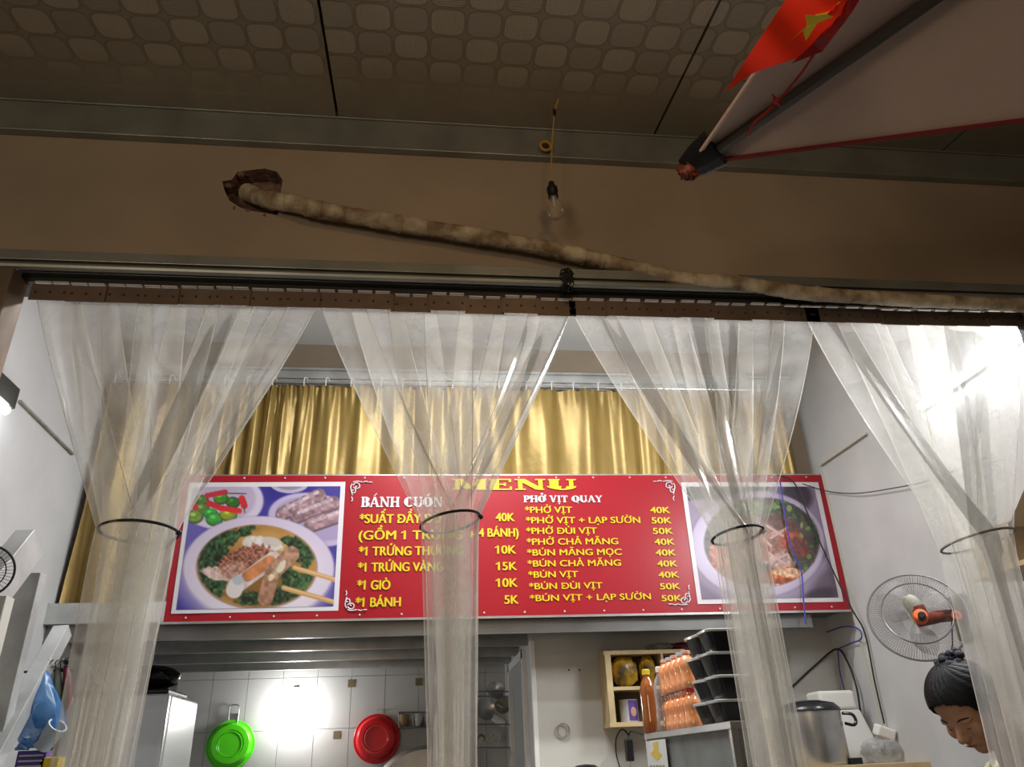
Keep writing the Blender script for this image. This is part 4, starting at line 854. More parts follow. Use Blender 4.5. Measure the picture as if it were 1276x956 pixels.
# partly visible fan guard at the left edge
q0 = A(-19, 712, Y=2.75); fn2 = thing('round_wire_guard', 'black wire fan guard cut off by the left picture edge', 'fan', q0)
ax2 = (Vector((0, 0, 1.35)) - q0).normalized(); u2 = ax2.cross(Vector((0, 0, 1))).normalized(); v2 = u2.cross(ax2)
g = MB()
for r_, t_ in ((.085, .004), (.06, .002)): g.tube([q0 + (u2 * math.cos(2 * PI * k / 36) + v2 * math.sin(2 * PI * k / 36)) * r_ for k in range(36)], t_, 6, closed=True)
for k in range(40): a = 2 * PI * k / 40; d = u2 * math.cos(a) + v2 * math.sin(a); g.tube([q0 + d * .085, q0 + d * .02 + ax2 * .01], .0008, 4, cap=False)
g.build('guard', 'blackrub', fn2); MB().ell(q0 + u2 * .055 + v2 * .005 + ax2 * .005, (.02, .006, .006)).build('red_clip', 'fanorange', fn2, smooth=True)
MB().box((XL, q0.y - .02, q0.z - .02), (q0.x - .02, q0.y + .01, q0.z + .01)).build('arm', 'blackrub', fn2)
# ------------------------------------------------------------------ steel ladder frame at the left, shelf post
ld = thing('steel_ladder', 'grey painted steel ladder frame leaning at the left edge', 'ladder', (-1.6, 2.9, 0))
a_, b_ = A(38, 676, Y=3.02), A(-70, 812, Y=2.72)
MB().beam(a_, b_, .07, .125, upv=(0, 0, 1)).build('side_rail', 'paintsteel', ld, bevel=.003)
t_ = A(42, 715, Y=3.10); MB().box((t_.x - .05, 3.08, 0), (t_.x + .035, 3.13, t_.z)).build('post', 'paintsteel', ld, bevel=.003)
t_ = A(4, 745, Y=2.90); MB().box((t_.x - .05, 2.86, 0), (t_.x + .03, 2.92, t_.z)).build('post', 'offwhite', ld, bevel=.003)
ld2 = tag(MB().beam(A(78, 786, Y=3.42), A(-30, 985, Y=2.98), .06, .06, upv=(0, 1, .1)).build('sloping_rail', 'paintsteel', o=A(78, 786, Y=3.42), bevel=.003), 'pale sloping steel rail running down behind the ladder frame', 'rail')
# hanging bags
YG = 3.35
rk = thing('hook_rack', 'black wire hook rack on the left wall holding hanging bags', 'rack', A(75, 828, Y=YG))
mb = MB().tube([A(56, 832, Y=YG), A(92, 836, Y=YG)], .006, 6)
for i in range(6): x_ = 58 + i * 6; mb.tube(smoothpath([A(x_, 832, Y=YG), A(x_ - 1, 826, Y=YG - .05), A(x_ + 3, 822, Y=YG - .07)], 3), .0025, 5)
mb.ell(A(84, 824, Y=YG - .03), (.016, .016, .014)); mb.tube([A(92, 836, Y=YG), (XL, YG, A(92, 836, Y=YG).z)], .005, 6); mb.build('hooks', 'black', rk, smooth=True)
def bag(name, label, pts, m, depth=.07, seed=0, Y=YG):
    """hanging bag: outline widths down its height"""
    vs = []; fs = []; n_ = 20; top = A(*pts[0][:2], Y=Y)
    for j, (x, y, w_) in enumerate(pts):
        c = A(x, y, Y=Y); rx = abs(A(x + w_ / 2, y, Y=Y).x - c.x)
        for k in range(n_):
            a = 2 * PI * k / n_; cr = 1 + .08 * math.sin(5 * a + j * .6 + seed) + .05 * math.sin(9 * a - j); vs.append((c.x + rx * math.cos(a) * cr, Y + min(rx, depth) * math.sin(a) * cr, c.z))
    for j in range(len(pts) - 1):
        for k in range(n_): fs.append((j * n_ + k, j * n_ + (k + 1) % n_, (j + 1) * n_ + (k + 1) % n_, (j + 1) * n_ + k))
    fs.append(tuple((len(pts) - 1) * n_ + k for k in range(n_)))
    return vs, fs
bgb = thing('blue_plastic_bag', 'translucent blue carrier bag with things inside hanging at lower left', 'bag', A(55, 834, Y=YG - .08))
vs, fs = bag('', '', [(54, 832, 5), (55, 840, 12), (54, 852, 22), (54, 866, 36), (53, 882, 48), (51, 898, 56), (49, 912, 56), (47, 924, 44), (46, 932, 20)], '', seed=1, Y=YG - .08); MB().add(vs, fs).build('bag_skin', 'bagblue', bgb, smooth=True)
MB().add(*bag('', '', [(34, 920, 6), (32, 926, 14), (27, 935, 16), (23, 931, 8)], '', Y=YG - .1)).build('bag_handle', 'bagblue', bgb, smooth=True)
tag(MB().lathe([(.032, 0), (.036, .09), (.03, .09), (.026, .01)], A(52, 930, Y=YG - .1), 18, (.55, -.3, .7)).build('cup', 'cup', smooth=True, o=A(52, 930, Y=YG - .1)), 'pale blue cup showing at the bottom of the blue bag', 'cup')
tag(MB().ell(A(54, 890, Y=YG - .08), (.035, .03, .045), noise=.15).build('bagged_jar', 'olive', smooth=True, o=A(54, 890, Y=YG - .08)), 'dull olive jar seen through the blue bag', 'jar')
for nm, lb, pts, m in (('maroon_bag', 'dark maroon bag hanging beside the blue one', [(82, 830, 5), (84, 842, 10), (84, 858, 12), (84, 872, 12), (82, 884, 5)], 'maroon'), ('olive_bag', 'olive grey bag hanging between the blue and maroon bags', [(72, 832, 5), (72, 846, 10), (73, 862, 12), (75, 878, 8)], 'olive'), ('pale_bag', 'narrow pale bag behind the blue bag top', [(64, 834, 4), (65, 850, 9), (67, 870, 9)], 'crock')):
    vs, fs = bag('', '', pts, m, seed=3, Y=YG - .02); tag(MB().add(vs, fs).build(nm, m, smooth=True, o=A(*pts[0][:2], Y=YG - .02)), lb, 'bag')
for nm, lb, x0_, x1_, yy0, m in (('purple_packet', 'purple packet with pale stripes below the blue bag', 22, 48, 936, 'purple'), ('yellow_packet', 'small yellow packet beside the purple packet', 50, 66, 944, 'capyel')):
    a, b = A(x0_, yy0, Y=3.3), A(x1_, 985, Y=3.3); t = thing(nm, lb, 'packet', (a.x, 3.3, b.z)); MB().box((a.x, 3.3, b.z), (b.x, 3.36, a.z)).build('carton', m, t, bevel=.004)
    if nm[0] == 'p':
        st = MB()
        for k in range(3): st.box((a.x + .01, 3.2985, a.z - .02 - k * .018), (b.x - .01, 3.2995, a.z - .014 - k * .018))
        st.build('stripes', 'whiteprint', t)
tag(MB().box((-1.9, 3.15, 1.10), (-1.45, 3.55, 1.13)).build('packet_shelf', 'wood', o=(-1.7, 3.3, 1.1)), 'low board under the packets at lower left', 'shelf')
# ------------------------------------------------------------------ refrigerator with pot
YFR = 4.62; ft = A(211, 864, Y=YFR); fx1 = ft.x; fx0 = fx1 - .52; fz = ft.z
fg = thing('refrigerator', 'tall grey refrigerator below the banner left end', 'refrigerator', ((fx0 + fx1) / 2, YFR, 0))
MB().box((fx0, YFR + .055, 0.03), (fx1, YFR + .62, fz + .0)).build('cabinet', 'fridgelit', fg, bevel=.012)
MB().box((fx0, YFR, .70), (fx1, YFR + .05, fz)).build('door', 'fridge', fg, bevel=.012); MB().box((fx0, YFR, .05), (fx1, YFR + .05, .69)).build('door', 'fridge', fg, bevel=.012)
MB().box((fx0, YFR + .047, .05), (fx1 - .003, YFR + .056, fz - .005)).build('door_seal', 'blackrub', fg)
MB().box((fx0 + .03, YFR - .03, .9), (fx0 + .05, YFR, 1.3)).build('handle', 'steel', fg, bevel=.004)
pn = thing('black_tray', 'glossy black tray lying on the refrigerator top', 'tray', (fx0 + .3, YFR + .25, fz))
vs = []; 
mb = MB().box((fx0 + .02, YFR + .04, fz + .001), (fx1 - .02, YFR + .44, fz + .03)); mb.build('tray_body', 'black', pn, bevel=.01)
tag(MB().ell((fx0 + .34, YFR + .22, fz + .104), (.16, .13, .066), noise=.06).build('black_bag', 'black', smooth=True, o=(fx0 + .34, YFR + .22, fz + .03)), 'crumpled glossy black bag on top of the refrigerator', 'bag')
cable('refrigerator_cable', 'dark cable curving from the banner corner down to the refrigerator top', [(187, 782, {'Y': 4.28}), (191, 800, {'Y': 4.4}), (189, 828, {'Y': 4.6}), (178, 848, {'Y': 4.7}), (174, 856, {'Y': 4.75})], .006, 'blackrub')
# ------------------------------------------------------------------ basins on the tiled wall
def basin(name, label, x, y, rpx, m1, m2, tilt):
    c = A(x, y, Y=YB - .09); r_ = A(x + rpx, y, Y=YB - .09).x - c.x; t = thing(name, label, 'basin', c)
    ax_ = Vector((tilt, -1, .06)).normalized(); mb = MB()
    mb.lathe([(r_, .0), (r_ * 1.01, -.006), (r_ * .98, -.010), (r_ * .95, -.010), (r_ * .84, .060), (r_ * .78, .068), (r_ * .58, .068), (r_ * .55, .062), (0, .062)], c - ax_ * .03, 40, ax_); mb.build('bowl', m1, t, smooth=True)
    MB().tube([c - ax_ * .033 + (Vector((0, 0, 1)).rotation_difference(ax_)) @ Vector((r_ * math.cos(k * PI / 24), r_ * math.sin(k * PI / 24), 0)) for k in range(48)], .006, 6, closed=True).build('rim', m1, t, smooth=True)
    MB().tube([c + ax_ * .038 + (Vector((0, 0, 1)).rotation_difference(ax_)) @ Vector((r_ * .5 * math.cos(k * PI / 20), r_ * .5 * math.sin(k * PI / 20), 0)) for k in range(40)], .003, 6, closed=True).build('foot_ring', m2, t, smooth=True)
    return t, c
basin('red_basin', 'red plastic basin hung bottom outwards on the tiled wall', 469, 920, 28, 'redplastic', 'redplastic2', 0)
basin('green_basin', 'bright green plastic basin hung from a metal clip on the tiled wall', 287, 928, 29, 'green', 'green', .15)
c = A(291, 893, Y=YB - .05); tag(MB().tube(smoothpath([c + Vector(v) for v in ((-.03, 0, -.06), (-.034, 0, .05), (-.02, 0, .075), (.02, 0, .075), (.034, 0, .05), (.03, 0, -.06))], 4), .006, 6).box(c + Vector((-.028, .002, -.06)), c + Vector((.028, .008, .02))).build('metal_clip', 'steel', smooth=True, o=c), 'small pale metal clip above the green basin', 'clip')
tag(MB().tube([A(486, 884, Y=YB - .03) + Vector((.0, 0, 0)), A(470, 884, Y=YB - .03), A(470, 892, Y=YB - .03)], .004, 5).build('wall_hook', 'steel', o=A(478, 884, Y=YB - .03)), 'small steel hook above the red basin', 'hook')
p = A(530, 1012, Y=5.95); tag(MB().lathe([(.40, 0), (.41, .01), (.38, .05), (.2, .06), (0, .06)], p + Vector((0, 0, 0)), 40, (0, -1, .1)).build('steel_tray', 'steel', smooth=True, o=p), 'large round steel tray whose rim shows at the bottom edge', 'tray')
# little wire shelf with cups
sh = thing('wire_shelf', 'dark wire shelf beside the red basin', 'shelf', A(520, 906, Y=YB - .1)); YSH = YB - .14
mb = MB()
for y_ in (888, 906): mb.tube([A(497, y_, Y=YSH), A(560, y_, Y=YSH)], .006, 6); mb.tube([A(497, y_, Y=YSH), Vector((A(497, y_, Y=YSH).x, YB - .012, A(497, y_, Y=YSH).z))], .005, 6)
for x_ in (497, 515, 534, 556): mb.tube([A(x_, 888, Y=YSH), A(x_, 907, Y=YSH)], .004, 6)
mb.box(Vector((A(497, 907, Y=YSH).x, YSH, A(497, 907, Y=YSH).z - .002)), Vector((A(560, 907, Y=YSH).x, YB - .012, A(497, 907, Y=YSH).z + .002))); mb.build('frame', 'darksteel', sh)
zs = A(497, 907, Y=YSH).z + .004
for x_, lb, m, rr_ in ((503, 'brownish mesh cup at the left end of the wire shelf', 'card', .045), (521, 'pale bowl in the middle of the wire shelf', 'crock', .04), (533, 'small blue-grey cup at the right of the wire shelf', 'cup', .03)):
    c = A(x_, 900, Y=YSH + .06); tag(MB().lathe([(rr_ * .6, 0), (rr_, .085), (rr_ * .9, .085), (rr_ * .55, .01)], (c.x, c.y, zs), 18).build('cup', m, smooth=True, o=(c.x, c.y, zs)), lb, 'cup')
# dish rack
YDR = 5.75; dk = thing('dish_rack', 'two-tier steel dish rack beside the white door frame', 'rack', A(617, 930, Y=YDR))
mb = MB(); xL_, xR_ = 590, 637
for y_ in (862, 868, 903, 932):
    mb.tube([A(xL_, y_, Y=YDR), A(xR_, y_, Y=YDR)], .005, 6); mb.tube([A(xL_, y_, Y=YDR + .25), A(xR_, y_, Y=YDR + .25)], .005, 6); mb.tube([A(xR_, y_, Y=YDR), A(xR_, y_, Y=YDR + .25)], .005, 6)
mb.build('rails', 'darksteel', dk)
for Yq in (YDR, YDR + .25):
    for x_ in (592, 637): MB().tube(smoothpath([A(x_, 850, Y=Yq), A(x_ + 2, 880, Y=Yq), A(x_ + 1, 950, Y=Yq), A(x_ + 1, 1010, Y=Yq)], 3), .008, 8).build('upright', 'steel', dk, smooth=True)
for y_ in (905, 933):
    g = MB()
    for k in range(9): x_ = 592 + k * 5; g.tube([A(x_, y_, Y=YDR), A(x_, y_, Y=YDR + .25)], .003, 5)
    g.build('shelf_wires', 'steel', dk)['kind'] = 'stuff'
def dish(name, lb, x, y, r_, m, ax_, prof=None, Yq=YDR + .1):
    c = A(x, y, Y=Yq); tag(MB().lathe(prof or [(r_ * .4, 0), (r_, .03), (r_ * .97, .035), (r_ * .35, .006), (0, .006)], c, 22, ax_).build(name, m, smooth=True, o=c), lb, name.replace('_', ' '))
dish('pot_lid', 'round steel pot lid leaning at the top of the dish rack', 617, 862, .065, 'steel', (0, -1, .3))
dish('steel_bowl', 'grey steel bowl standing on edge in the upper dish rack', 603, 886, .075, 'steel', (.3, -1, .2))
dish('steel_bowl', 'dark bowl at the right of the upper dish rack', 628, 880, .06, 'fangrey', (-.3, -1, .2))
dish('glass_jar', 'pale tilted jar in the middle of the upper dish rack', 615, 893, .03, 'crock', (.8, -.3, -.5), [(.03, 0), (.032, .08), (.025, .1), (0, .1)])
dish('steel_ladle', 'shiny ladle lying across the upper dish rack', 611, 874, .012, 'lid', (.8, -.1, -.4), [(.012, 0), (.014, .02), (.006, .03), (.006, .10), (0, .1)])
dish('tea_cup', 'white cup turned outwards on the lower dish rack tier', 617, 919, .036, 'crock', (0, -1, .15), [(.02, -.05), (.036, 0), (.03, 0), (.018, -.04), (0, -.04)])
dish('tea_cup', 'grey cup at the left end of the lower dish rack tier', 600, 920, .034, 'steel', (0, -1, .2), [(.02, -.05), (.034, 0), (.028, 0), (.018, -.04), (0, -.04)])
tag(MB().box(A(636, 898, Y=YDR), A(641, 884, Y=YDR) + Vector((.01, .05, 0))).build('sponge', 'capyel', o=A(638, 890, Y=YDR)), 'small yellow sponge at the right post of the dish rack', 'sponge')
# ------------------------------------------------------------------ wall cabinet on the partition
c0_, c1_ = A(757, 812, Y=4.5), A(850, 906, Y=4.5); X0, X1, Zt, Zb = A(756, 860, Y=4.5).x, 1.52, c0_.z, A(770, 906, Y=4.5).z
cb = thing('wall_cabinet', 'open pine wall cabinet with packages under the banner', 'cabinet', ((X0 + X1) / 2, YP, Zb))
Ya = 4.48
MB().box((X0, Ya, Zb), (X0 + .035, YP, Zt)).build('side_panel', 'wood', cb, bevel=.002); MB().box((X1 - .02, Ya, Zb), (X1, YP, Zt)).build('side_panel', 'wood', cb, bevel=.002)
MB().box((X0 - .004, Ya - .002, Zt - .02), (X1 + .004, YP, Zt + .001)).build('top_panel', 'wood', cb); MB().box((X0 - .004, Ya - .002, Zb - .001), (X1 + .004, YP, Zb + .022)).build('bottom_panel', 'wood', cb)
zm = A(780, 858, Y=4.5).z; MB().box((X0 + .035, Ya, zm - .01), (X1 - .02, YP, zm + .008)).build('shelf', 'wood', cb)
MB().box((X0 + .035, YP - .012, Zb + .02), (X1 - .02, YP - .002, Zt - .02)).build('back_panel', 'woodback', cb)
xm = A(822, 815, Y=4.5).x; MB().box((xm, Ya, zm), (xm + .012, YP - .01, Zt - .02)).build('divider', 'wood', cb)
for i, (x_, wd_) in enumerate(((779, .075), (808, .05))):
    c = A(x_, 843, Y=4.55); zb = zm + .008; tag(MB().ell((c.x, 4.56, zb + .085), (wd_, .055, .085), noise=.10).build('food_packet', 'yellowbag', smooth=True, o=(c.x, 4.56, zb)), ('large' if i == 0 else 'smaller') + ' crinkled yellow packet on the upper cabinet shelf' + (' at left' if i == 0 else ' near the divider'), 'packet')
c = A(786, 900, Y=4.55); tn = thing('milk_tin', 'silver tin with a purple label on the lower cabinet shelf', 'tin', (c.x, 4.57, Zb + .022)); hz = A(786, 872, Y=4.55).z - (Zb + .022)
MB().lathe([(.052, 0), (.052, hz - .006), (.055, hz), (0, hz)], (c.x, 4.57, Zb + .022), 24).build('can', 'tin', tn, smooth=True)
lb_ = MB(); vs = []
for k in range(9): a = -PI / 2 + (k / 8 - .5) * 1.2 + .35; vs += [(c.x + .0527 * math.cos(a), 4.57 + .0527 * math.sin(a), Zb + .03), (c.x + .0527 * math.cos(a), 4.57 + .0527 * math.sin(a), Zb + .022 + hz * .97)]
lb_.add(vs, [(2 * k, 2 * k + 2, 2 * k + 3, 2 * k + 1) for k in range(8)]).build('label_band', 'purple', tn); MB().ell((c.x + .014, 4.57 - .0525, Zb + .022 + hz * .45), (.016, .002, .025)).build('label_picture', 'skin', tn, smooth=True)
for i, (x_, m, lb) in enumerate(((822, 'crock', 'crumpled clear bag on the cabinet top near the divider'), (848, 'maroon', 'dark reddish bag on the cabinet top towards the black tubs'))):
    c = A(x_, 800, Y=4.55); tag(MB().ell((c.x, 4.55, Zt + .022), (.075, .06, .022), noise=.2).build('loose_bag', m if m != 'crock' else 'bagclear', smooth=True, o=(c.x, 4.55, Zt)), lb, 'bag')
c = A(702, 910, Y=YP - .015); tag(MB().tube([c + Vector((.034 * math.cos(k * PI / 14), 0, .034 * math.sin(k * PI / 14))) for k in range(28)], .0045, 6, closed=True).build('wire_ring', 'fangrey', smooth=True, o=c), 'small grey wire ring hanging on the bare wall left of the cabinet', 'ring')
for i, x_ in enumerate((709, 722)):
    c = A(x_, 835, Y=YP - .004); tag(MB().lathe([(.006, 0), (.005, .006), (0, .006)], c, 8, (0, -1, 0)).build('wall_screw', 'rivet', o=c), ('left' if i == 0 else 'right') + ' of two dark screws in the bare wall above the ring', 'screw')
c = A(784, 935, Y=4.5); pa = thing('power_adapter', 'black power adapter hanging on its cable under the cabinet', 'adapter', c)
MB().box(c + Vector((-.022, -.015, -.055)), c + Vector((.022, .015, .055))).build('adapter_body', 'black', pa, bevel=.006)
MB().tube(smoothpath([c + Vector((0, 0, .055)), A(783, 916, Y=4.52), A(775, 909, Y=4.55), A(768, 920, Y=4.6), A(768, 940, Y=4.6), A(775, 965, Y=4.6)], 6), .004, 6).build('cable', 'blackrub', pa, smooth=True)
MB().tube(smoothpath([c + Vector((0, 0, .055)), A(786, 912, Y=4.5), A(796, 914, Y=4.3), A(810, 918, Y=4.1)], 6), .004, 6).build('cable', 'blackrub', pa, smooth=True); MB().tube([c + Vector((0, 0, -.055)), c + Vector((0, 0, -.2))], .003, 6).build('cable', 'steel', pa)
# ------------------------------------------------------------------ counter, glass showcase, bottles, tubs
ct = thing('work_counter', 'low steel work counter under the glass showcase', 'counter', (1.5, 3.2, 0))
MB().box((.99, 2.5, .86), (1.75, 3.9, .90)).build('counter_top', 'steel', ct, bevel=.004)
for x_ in (1.05, 1.72):
    for y_ in (2.55, 3.85): MB().box((x_ - .02, y_ - .02, 0), (x_ + .02, y_ + .02, .86)).build('leg', 'steel', ct)
ZS = 1.452; sx0, sx1, sy0, sy1 = 1.012, 1.215, 2.62, 3.66
sc = thing('glass_showcase', 'steel-framed glass showcase carrying bottles and black tubs', 'showcase', ((sx0 + sx1) / 2, (sy0 + sy1) / 2, .9))
for x_ in (sx0, sx1 - .022):
    for y_ in (sy0, sy1 - .022): MB().box((x_, y_, .90), (x_ + .022, y_ + .022, ZS - .022)).build('upright', 'steel', sc)
MB().box((sx0 - .004, sy0 - .004, ZS - .024), (sx1 + .004, sy1 + .004, ZS)).build('top_frame', 'steel', sc, bevel=.002)
MB().box((sx0, sy0, .90), (sx1, sy1, .93)).build('bottom_frame', 'steel', sc)
MB().box((sx0 + .008, sy0 + .022, .93), (sx0 + .012, sy1 - .022, ZS - .024)).build('glass_pane', 'glass', sc); MB().box((sx0 + .022, sy0 + .008, .93), (sx1 - .022, sy0 + .012, ZS - .024)).build('glass_pane', 'glass', sc)
MB().box((sx1 - .012, sy0 + .022, .93), (sx1 - .008, sy1 - .022, ZS - .024)).build('back_panel', 'black', sc); MB().box((sx0 + .022, sy1 - .012, .93), (sx1 - .022, sy1 - .008, ZS - .024)).build('back_panel', 'steel', sc)
MB().box((sx0 + .02, sy0 + .02, 1.18), (sx1 - .02, sy1 - .02, 1.186)).build('inner_shelf', 'lid', sc)
# sticker on the glass towards the far end
a_, b_ = A(804, 918, X=sx0 - .006), A(828, 914, X=sx0 - .006); sk_ = thing('paper_sticker', 'white paper sticker with yellow drawing on the showcase glass', 'sticker', (sx0 - .006, (a_.y + b_.y) / 2, 1.3))
y0_, y1_ = b_.y, a_.y
MB().box((sx0 - .0065, y0_, 1.16), (sx0 - .005, y1_, ZS - .03)).build('paper', 'sticker', sk_)
MB().add([(sx0 - .0072, y0_ + (y1_ - y0_) * u, ZS - .035 - v * .075) for u, v in ((.35, .0), (.62, .05), (.60, .4), (.8, .6), (.5, 1), (.22, .7), (.38, .5))], [tuple(range(7))]).build('yellow_motif', 'capyel', sk_)
g = MB()
for r_, (zz_, hh) in enumerate(((ZS - .135, .010), (ZS - .165, .014))):
    for k in range(5): ya_ = y1_ - (y1_ - y0_) * (.1 + k * .16); g.box((sx0 - .0072, ya_ - (y1_ - y0_) * .11, zz_), (sx0 - .0068, ya_, zz_ + hh))
g.build('faint_lettering', 'fangrey', sk_)['kind'] = 'stuff'
def bottle_parts(root, h, r, liquid, capm, fill=.86, neck=.4, waist=0.0):
    prof = [(r * .9, 0), (r, .006), (r, h * .22), (r * (1 - waist), h * .32), (r * (1 - waist), h * .48), (r, h * .58), (r, h * .68), (r * .72, h * .80), (r * neck, h * .87), (r * neck, h * .92)]
    MB().lathe(prof, (0, 0, 0), 20).build('bottle_body', liquid, root, smooth=True, world=False)
    MB().lathe([(r * neck * 1.18, h * .91), (r * neck * 1.22, h * .99), (r * neck * 1.0, h), (0, h)], (0, 0, 0), 16).build('cap', capm, root, smooth=True, world=False)
def Yfor(px_, X_, z_):
    best = min(((abs((lambda c: CX + FPX * c[0] / -c[2])(ROT.T @ (np.array([X_, Y_, z_]) - CAM)) - px_), Y_) for Y_ in np.arange(2.7, 3.9, .005))); return float(best[1])
y_ = 3.60; b1 = thing('syrup_bottle', 'tall brown syrup bottle with a yellow cap at the far end of the showcase top', 'bottle', (A(812, 905, Y=y_).x, y_, ZS)); bottle_parts(b1, .265, .037, 'syrup', 'capyel')
y_ = 3.50; b2 = thing('empty_bottle', 'empty clear plastic bottle with white cap beside the syrup bottle', 'bottle', (A(829, 903, Y=y_).x + .0, y_, ZS)); bottle_parts(b2, .265, .033, 'clearbottle', 'capwhite', waist=.06)
low = [(846, 'pink', 'cappink'), (853, 'pale blue', 'capblue'), (860, 'white', 'capwhite'), (867, 'pink', 'cappink'), (873, 'red', 'capred')]
order = ['first', 'second', 'third', 'fourth', 'fifth']; bh = .145; X_b = 1.085
for tier in (0, 1):
    for i in range(5):
        y_ = Yfor((838 if tier == 0 else 833), X_b, ZS + tier * bh) - i * .074; cm = (['cappink', 'capblue', 'capwhite', 'cappink', 'capred'] if tier == 0 else ['cappink', 'capblue', 'cappink', 'capblue', 'cappink'])[i]
        t = thing('juice_bottle', '%s small orange juice bottle from the left in the %s row, %s cap' % (order[i], 'lower' if tier == 0 else 'upper', {'cappink': 'pink', 'capblue': 'pale blue', 'capwhite': 'white', 'capred': 'red'}[cm]), 'bottle', (X_b, y_, ZS + tier * (bh + .001)), 'orange juice bottles on the showcase')
        bottle_parts(t, bh, .034, 'juice', cm, waist=.10, neck=.45)
def tub(loc, lb, rz):
    t = thing('black_tub', lb, 'tub', loc, 'black takeaway tubs stacked on the showcase'); vs = []; fs = []
    def rr(w_, d_, r_, z_, n_=5):
        out = []
        for sx_, sy_, a0 in ((1, 1, 0), (-1, 1, PI / 2), (-1, -1, PI), (1, -1, 1.5 * PI)):
            for k in range(n_): a = a0 + PI / 2 * k / (n_ - 1); out.append((sx_ * (w_ - r_) + r_ * math.cos(a), sy_ * (d_ - r_) + r_ * math.sin(a), z_))
        return out
    def loft(rings, m, nm):
        mb = MB(); n_ = len(rings[0]); vs = [v for r_ in rings for v in r_]
        mb.add(vs, [(j * n_ + k, j * n_ + (k + 1) % n_, (j + 1) * n_ + (k + 1) % n_, (j + 1) * n_ + k) for j in range(len(rings) - 1) for k in range(n_)] + [tuple(range(n_))[::-1], tuple((len(rings) - 1) * n_ + k for k in range(n_))])
        return mb.build(nm, m, t, smooth=True, world=False)
    loft([rr(.058, .042, .014, .0), rr(.060, .044, .016, .004), rr(.078, .058, .02, .068)], 'black', 'tub_body')
    loft([rr(.083, .063, .022, .068), rr(.084, .064, .022, .075), rr(.080, .060, .02, .078)], 'lid', 'lid')
    t.rotation_euler = (0, 0, rz); return t
on = ['bottom', 'second', 'third', 'top']
tb0 = None
for s_, (x_, y_, rz, nm) in enumerate(((1.235, 2.98, .15, 'left stack'), (1.215, 2.88 + .0, .05, 'right stack'))):
    for k in range(4):
        lb = '%s black takeaway tub with clear lid in the %s beside the juice bottles' % (on[k], nm)
        X_, Y_ = (1.12, Yfor(893, 1.10, ZS)) if s_ == 0 else (1.12, Yfor(893, 1.10, ZS) - .14)
        Zq = ZS + k * .0795
        if tb0 is None: tb0 = tub((X_, Y_, Zq), lb, rz)
        else: q = dup(tb0, (X_ + .006 * math.sin(k * 2), Y_ + .004 * math.cos(k * 3), Zq), lb, rz + .06 * math.sin(k * 1.7))
# ------------------------------------------------------------------ steel urn, foam box, bag on the right
wsf = thing('wall_shelf', 'beige shelf board on the right wall near the bottom edge', 'shelf', (2.3, 3.9, 1.3)); zsh = A(1110, 951, Y=4.0).z
MB().box((1.62, 3.95, zsh - .03), (XR, 4.62, zsh)).build('board', 'wood', wsf, bevel=.002)
MB().beam((XR - .02, 4.3, zsh - .03), (XR - .02, 4.3, zsh - .25), .02, .02, upv=(1, 0, 0)).build('bracket', 'steel', wsf)
c = A(1017, 930, Y=4.12); ur = thing('steel_urn', 'steel urn with a black domed lid partly behind the third strip curtain', 'urn', (c.x, 4.12, zsh)); rU = .15; zu = A(1017, 886, Y=4.0).z
MB().lathe([(rU * .96, zsh), (rU, zsh + .01), (rU, zu), (rU * .95, zu + .004)], (c.x, 4.12, 0), 32).build('urn_body', 'steel', ur, smooth=True)
MB().lathe([(rU * 1.03, zu), (rU * 1.02, zu + .015), (rU * .85, zu + .04), (rU * .4, zu + .055), (0, zu + .057)], (c.x, 4.12, 0), 32).build('lid', 'black', ur, smooth=True)
hx = c.x + rU
MB().tube(smoothpath([(hx - .005, 4.06, zu - .012), (hx + .03, 4.03, zu - .02), (hx + .045, 4.03, zu - .05), (hx + .03, 4.03, zu - .07), (hx, 4.06, zu - .06)], 5), .008, 8).build('handle', 'black', ur, smooth=True)
MB().box((hx - .05, 4.0, zsh + .001), (hx + .02, 4.10, zsh + .03)).build('base_clip', 'black', ur, bevel=.004)
c = A(1036, 872, Y=4.42); dx = A(1058, 872, Y=4.42).x - c.x
fbx = thing('foam_jug_holder', 'white funnel-shaped foam container beside the urn', 'container', (c.x + .02, 4.42, zsh)); zf = A(1036, 886, Y=4.42).z
vs = []; rg_ = []
mb = MB()
for (hw_, hd_, z_) in ((.17, .10, zsh), (.155, .095, zsh + .02), (.085, .075, zf - .005), (.075, .07, zf)): mb.v += [(c.x + .03 + sx_ * hw_, 4.42 + sy_ * hd_, z_) for sx_, sy_ in ((-1, -1), (1, -1), (1, 1), (-1, 1))]
for j in range(3):
    for k in range(4): mb.f.append((j * 4 + k, j * 4 + (k + 1) % 4, (j + 1) * 4 + (k + 1) % 4, (j + 1) * 4 + k)); mb.m.append(0)
mb.f.append((3, 2, 1, 0)); mb.m.append(0); mb.f.append((12, 13, 14, 15)); mb.m.append(0)
mb.build('container_body', 'white', fbx, bevel=.02)
zt2 = A(1036, 861, Y=4.36).z
tag(MB().box((c.x - dx * 1.05, 4.34, zf + .001), (c.x + dx * .95, 4.50, zt2)).build('foam_box', 'foam', o=(c.x, 4.42, zf), bevel=.014), 'white styrofoam box on top of the white container', 'box')
pbc = A(1100, 932, Y=4.25); tag(MB().ell((pbc.x, 4.25, zsh + .062), (.115, .10, .062), noise=.07).build('clear_bag', 'bagclear', smooth=True, o=(pbc.x, 4.25, zsh)), 'knotted clear plastic bag on the wall shelf below the fan', 'bag')
rot = Matrix.Rotation(.35, 3, 'Y') @ Matrix.Rotation(.2, 3, 'X'); c = A(1102, 913, Y=4.2); tag(MB().box(c - Vector((.05, .03, .028)), c + Vector((.05, .03, .03)), rot=rot).build('paper_pack', 'paper', bevel=.01, o=c), 'folded white paper pack lying on the clear bag', 'paper')
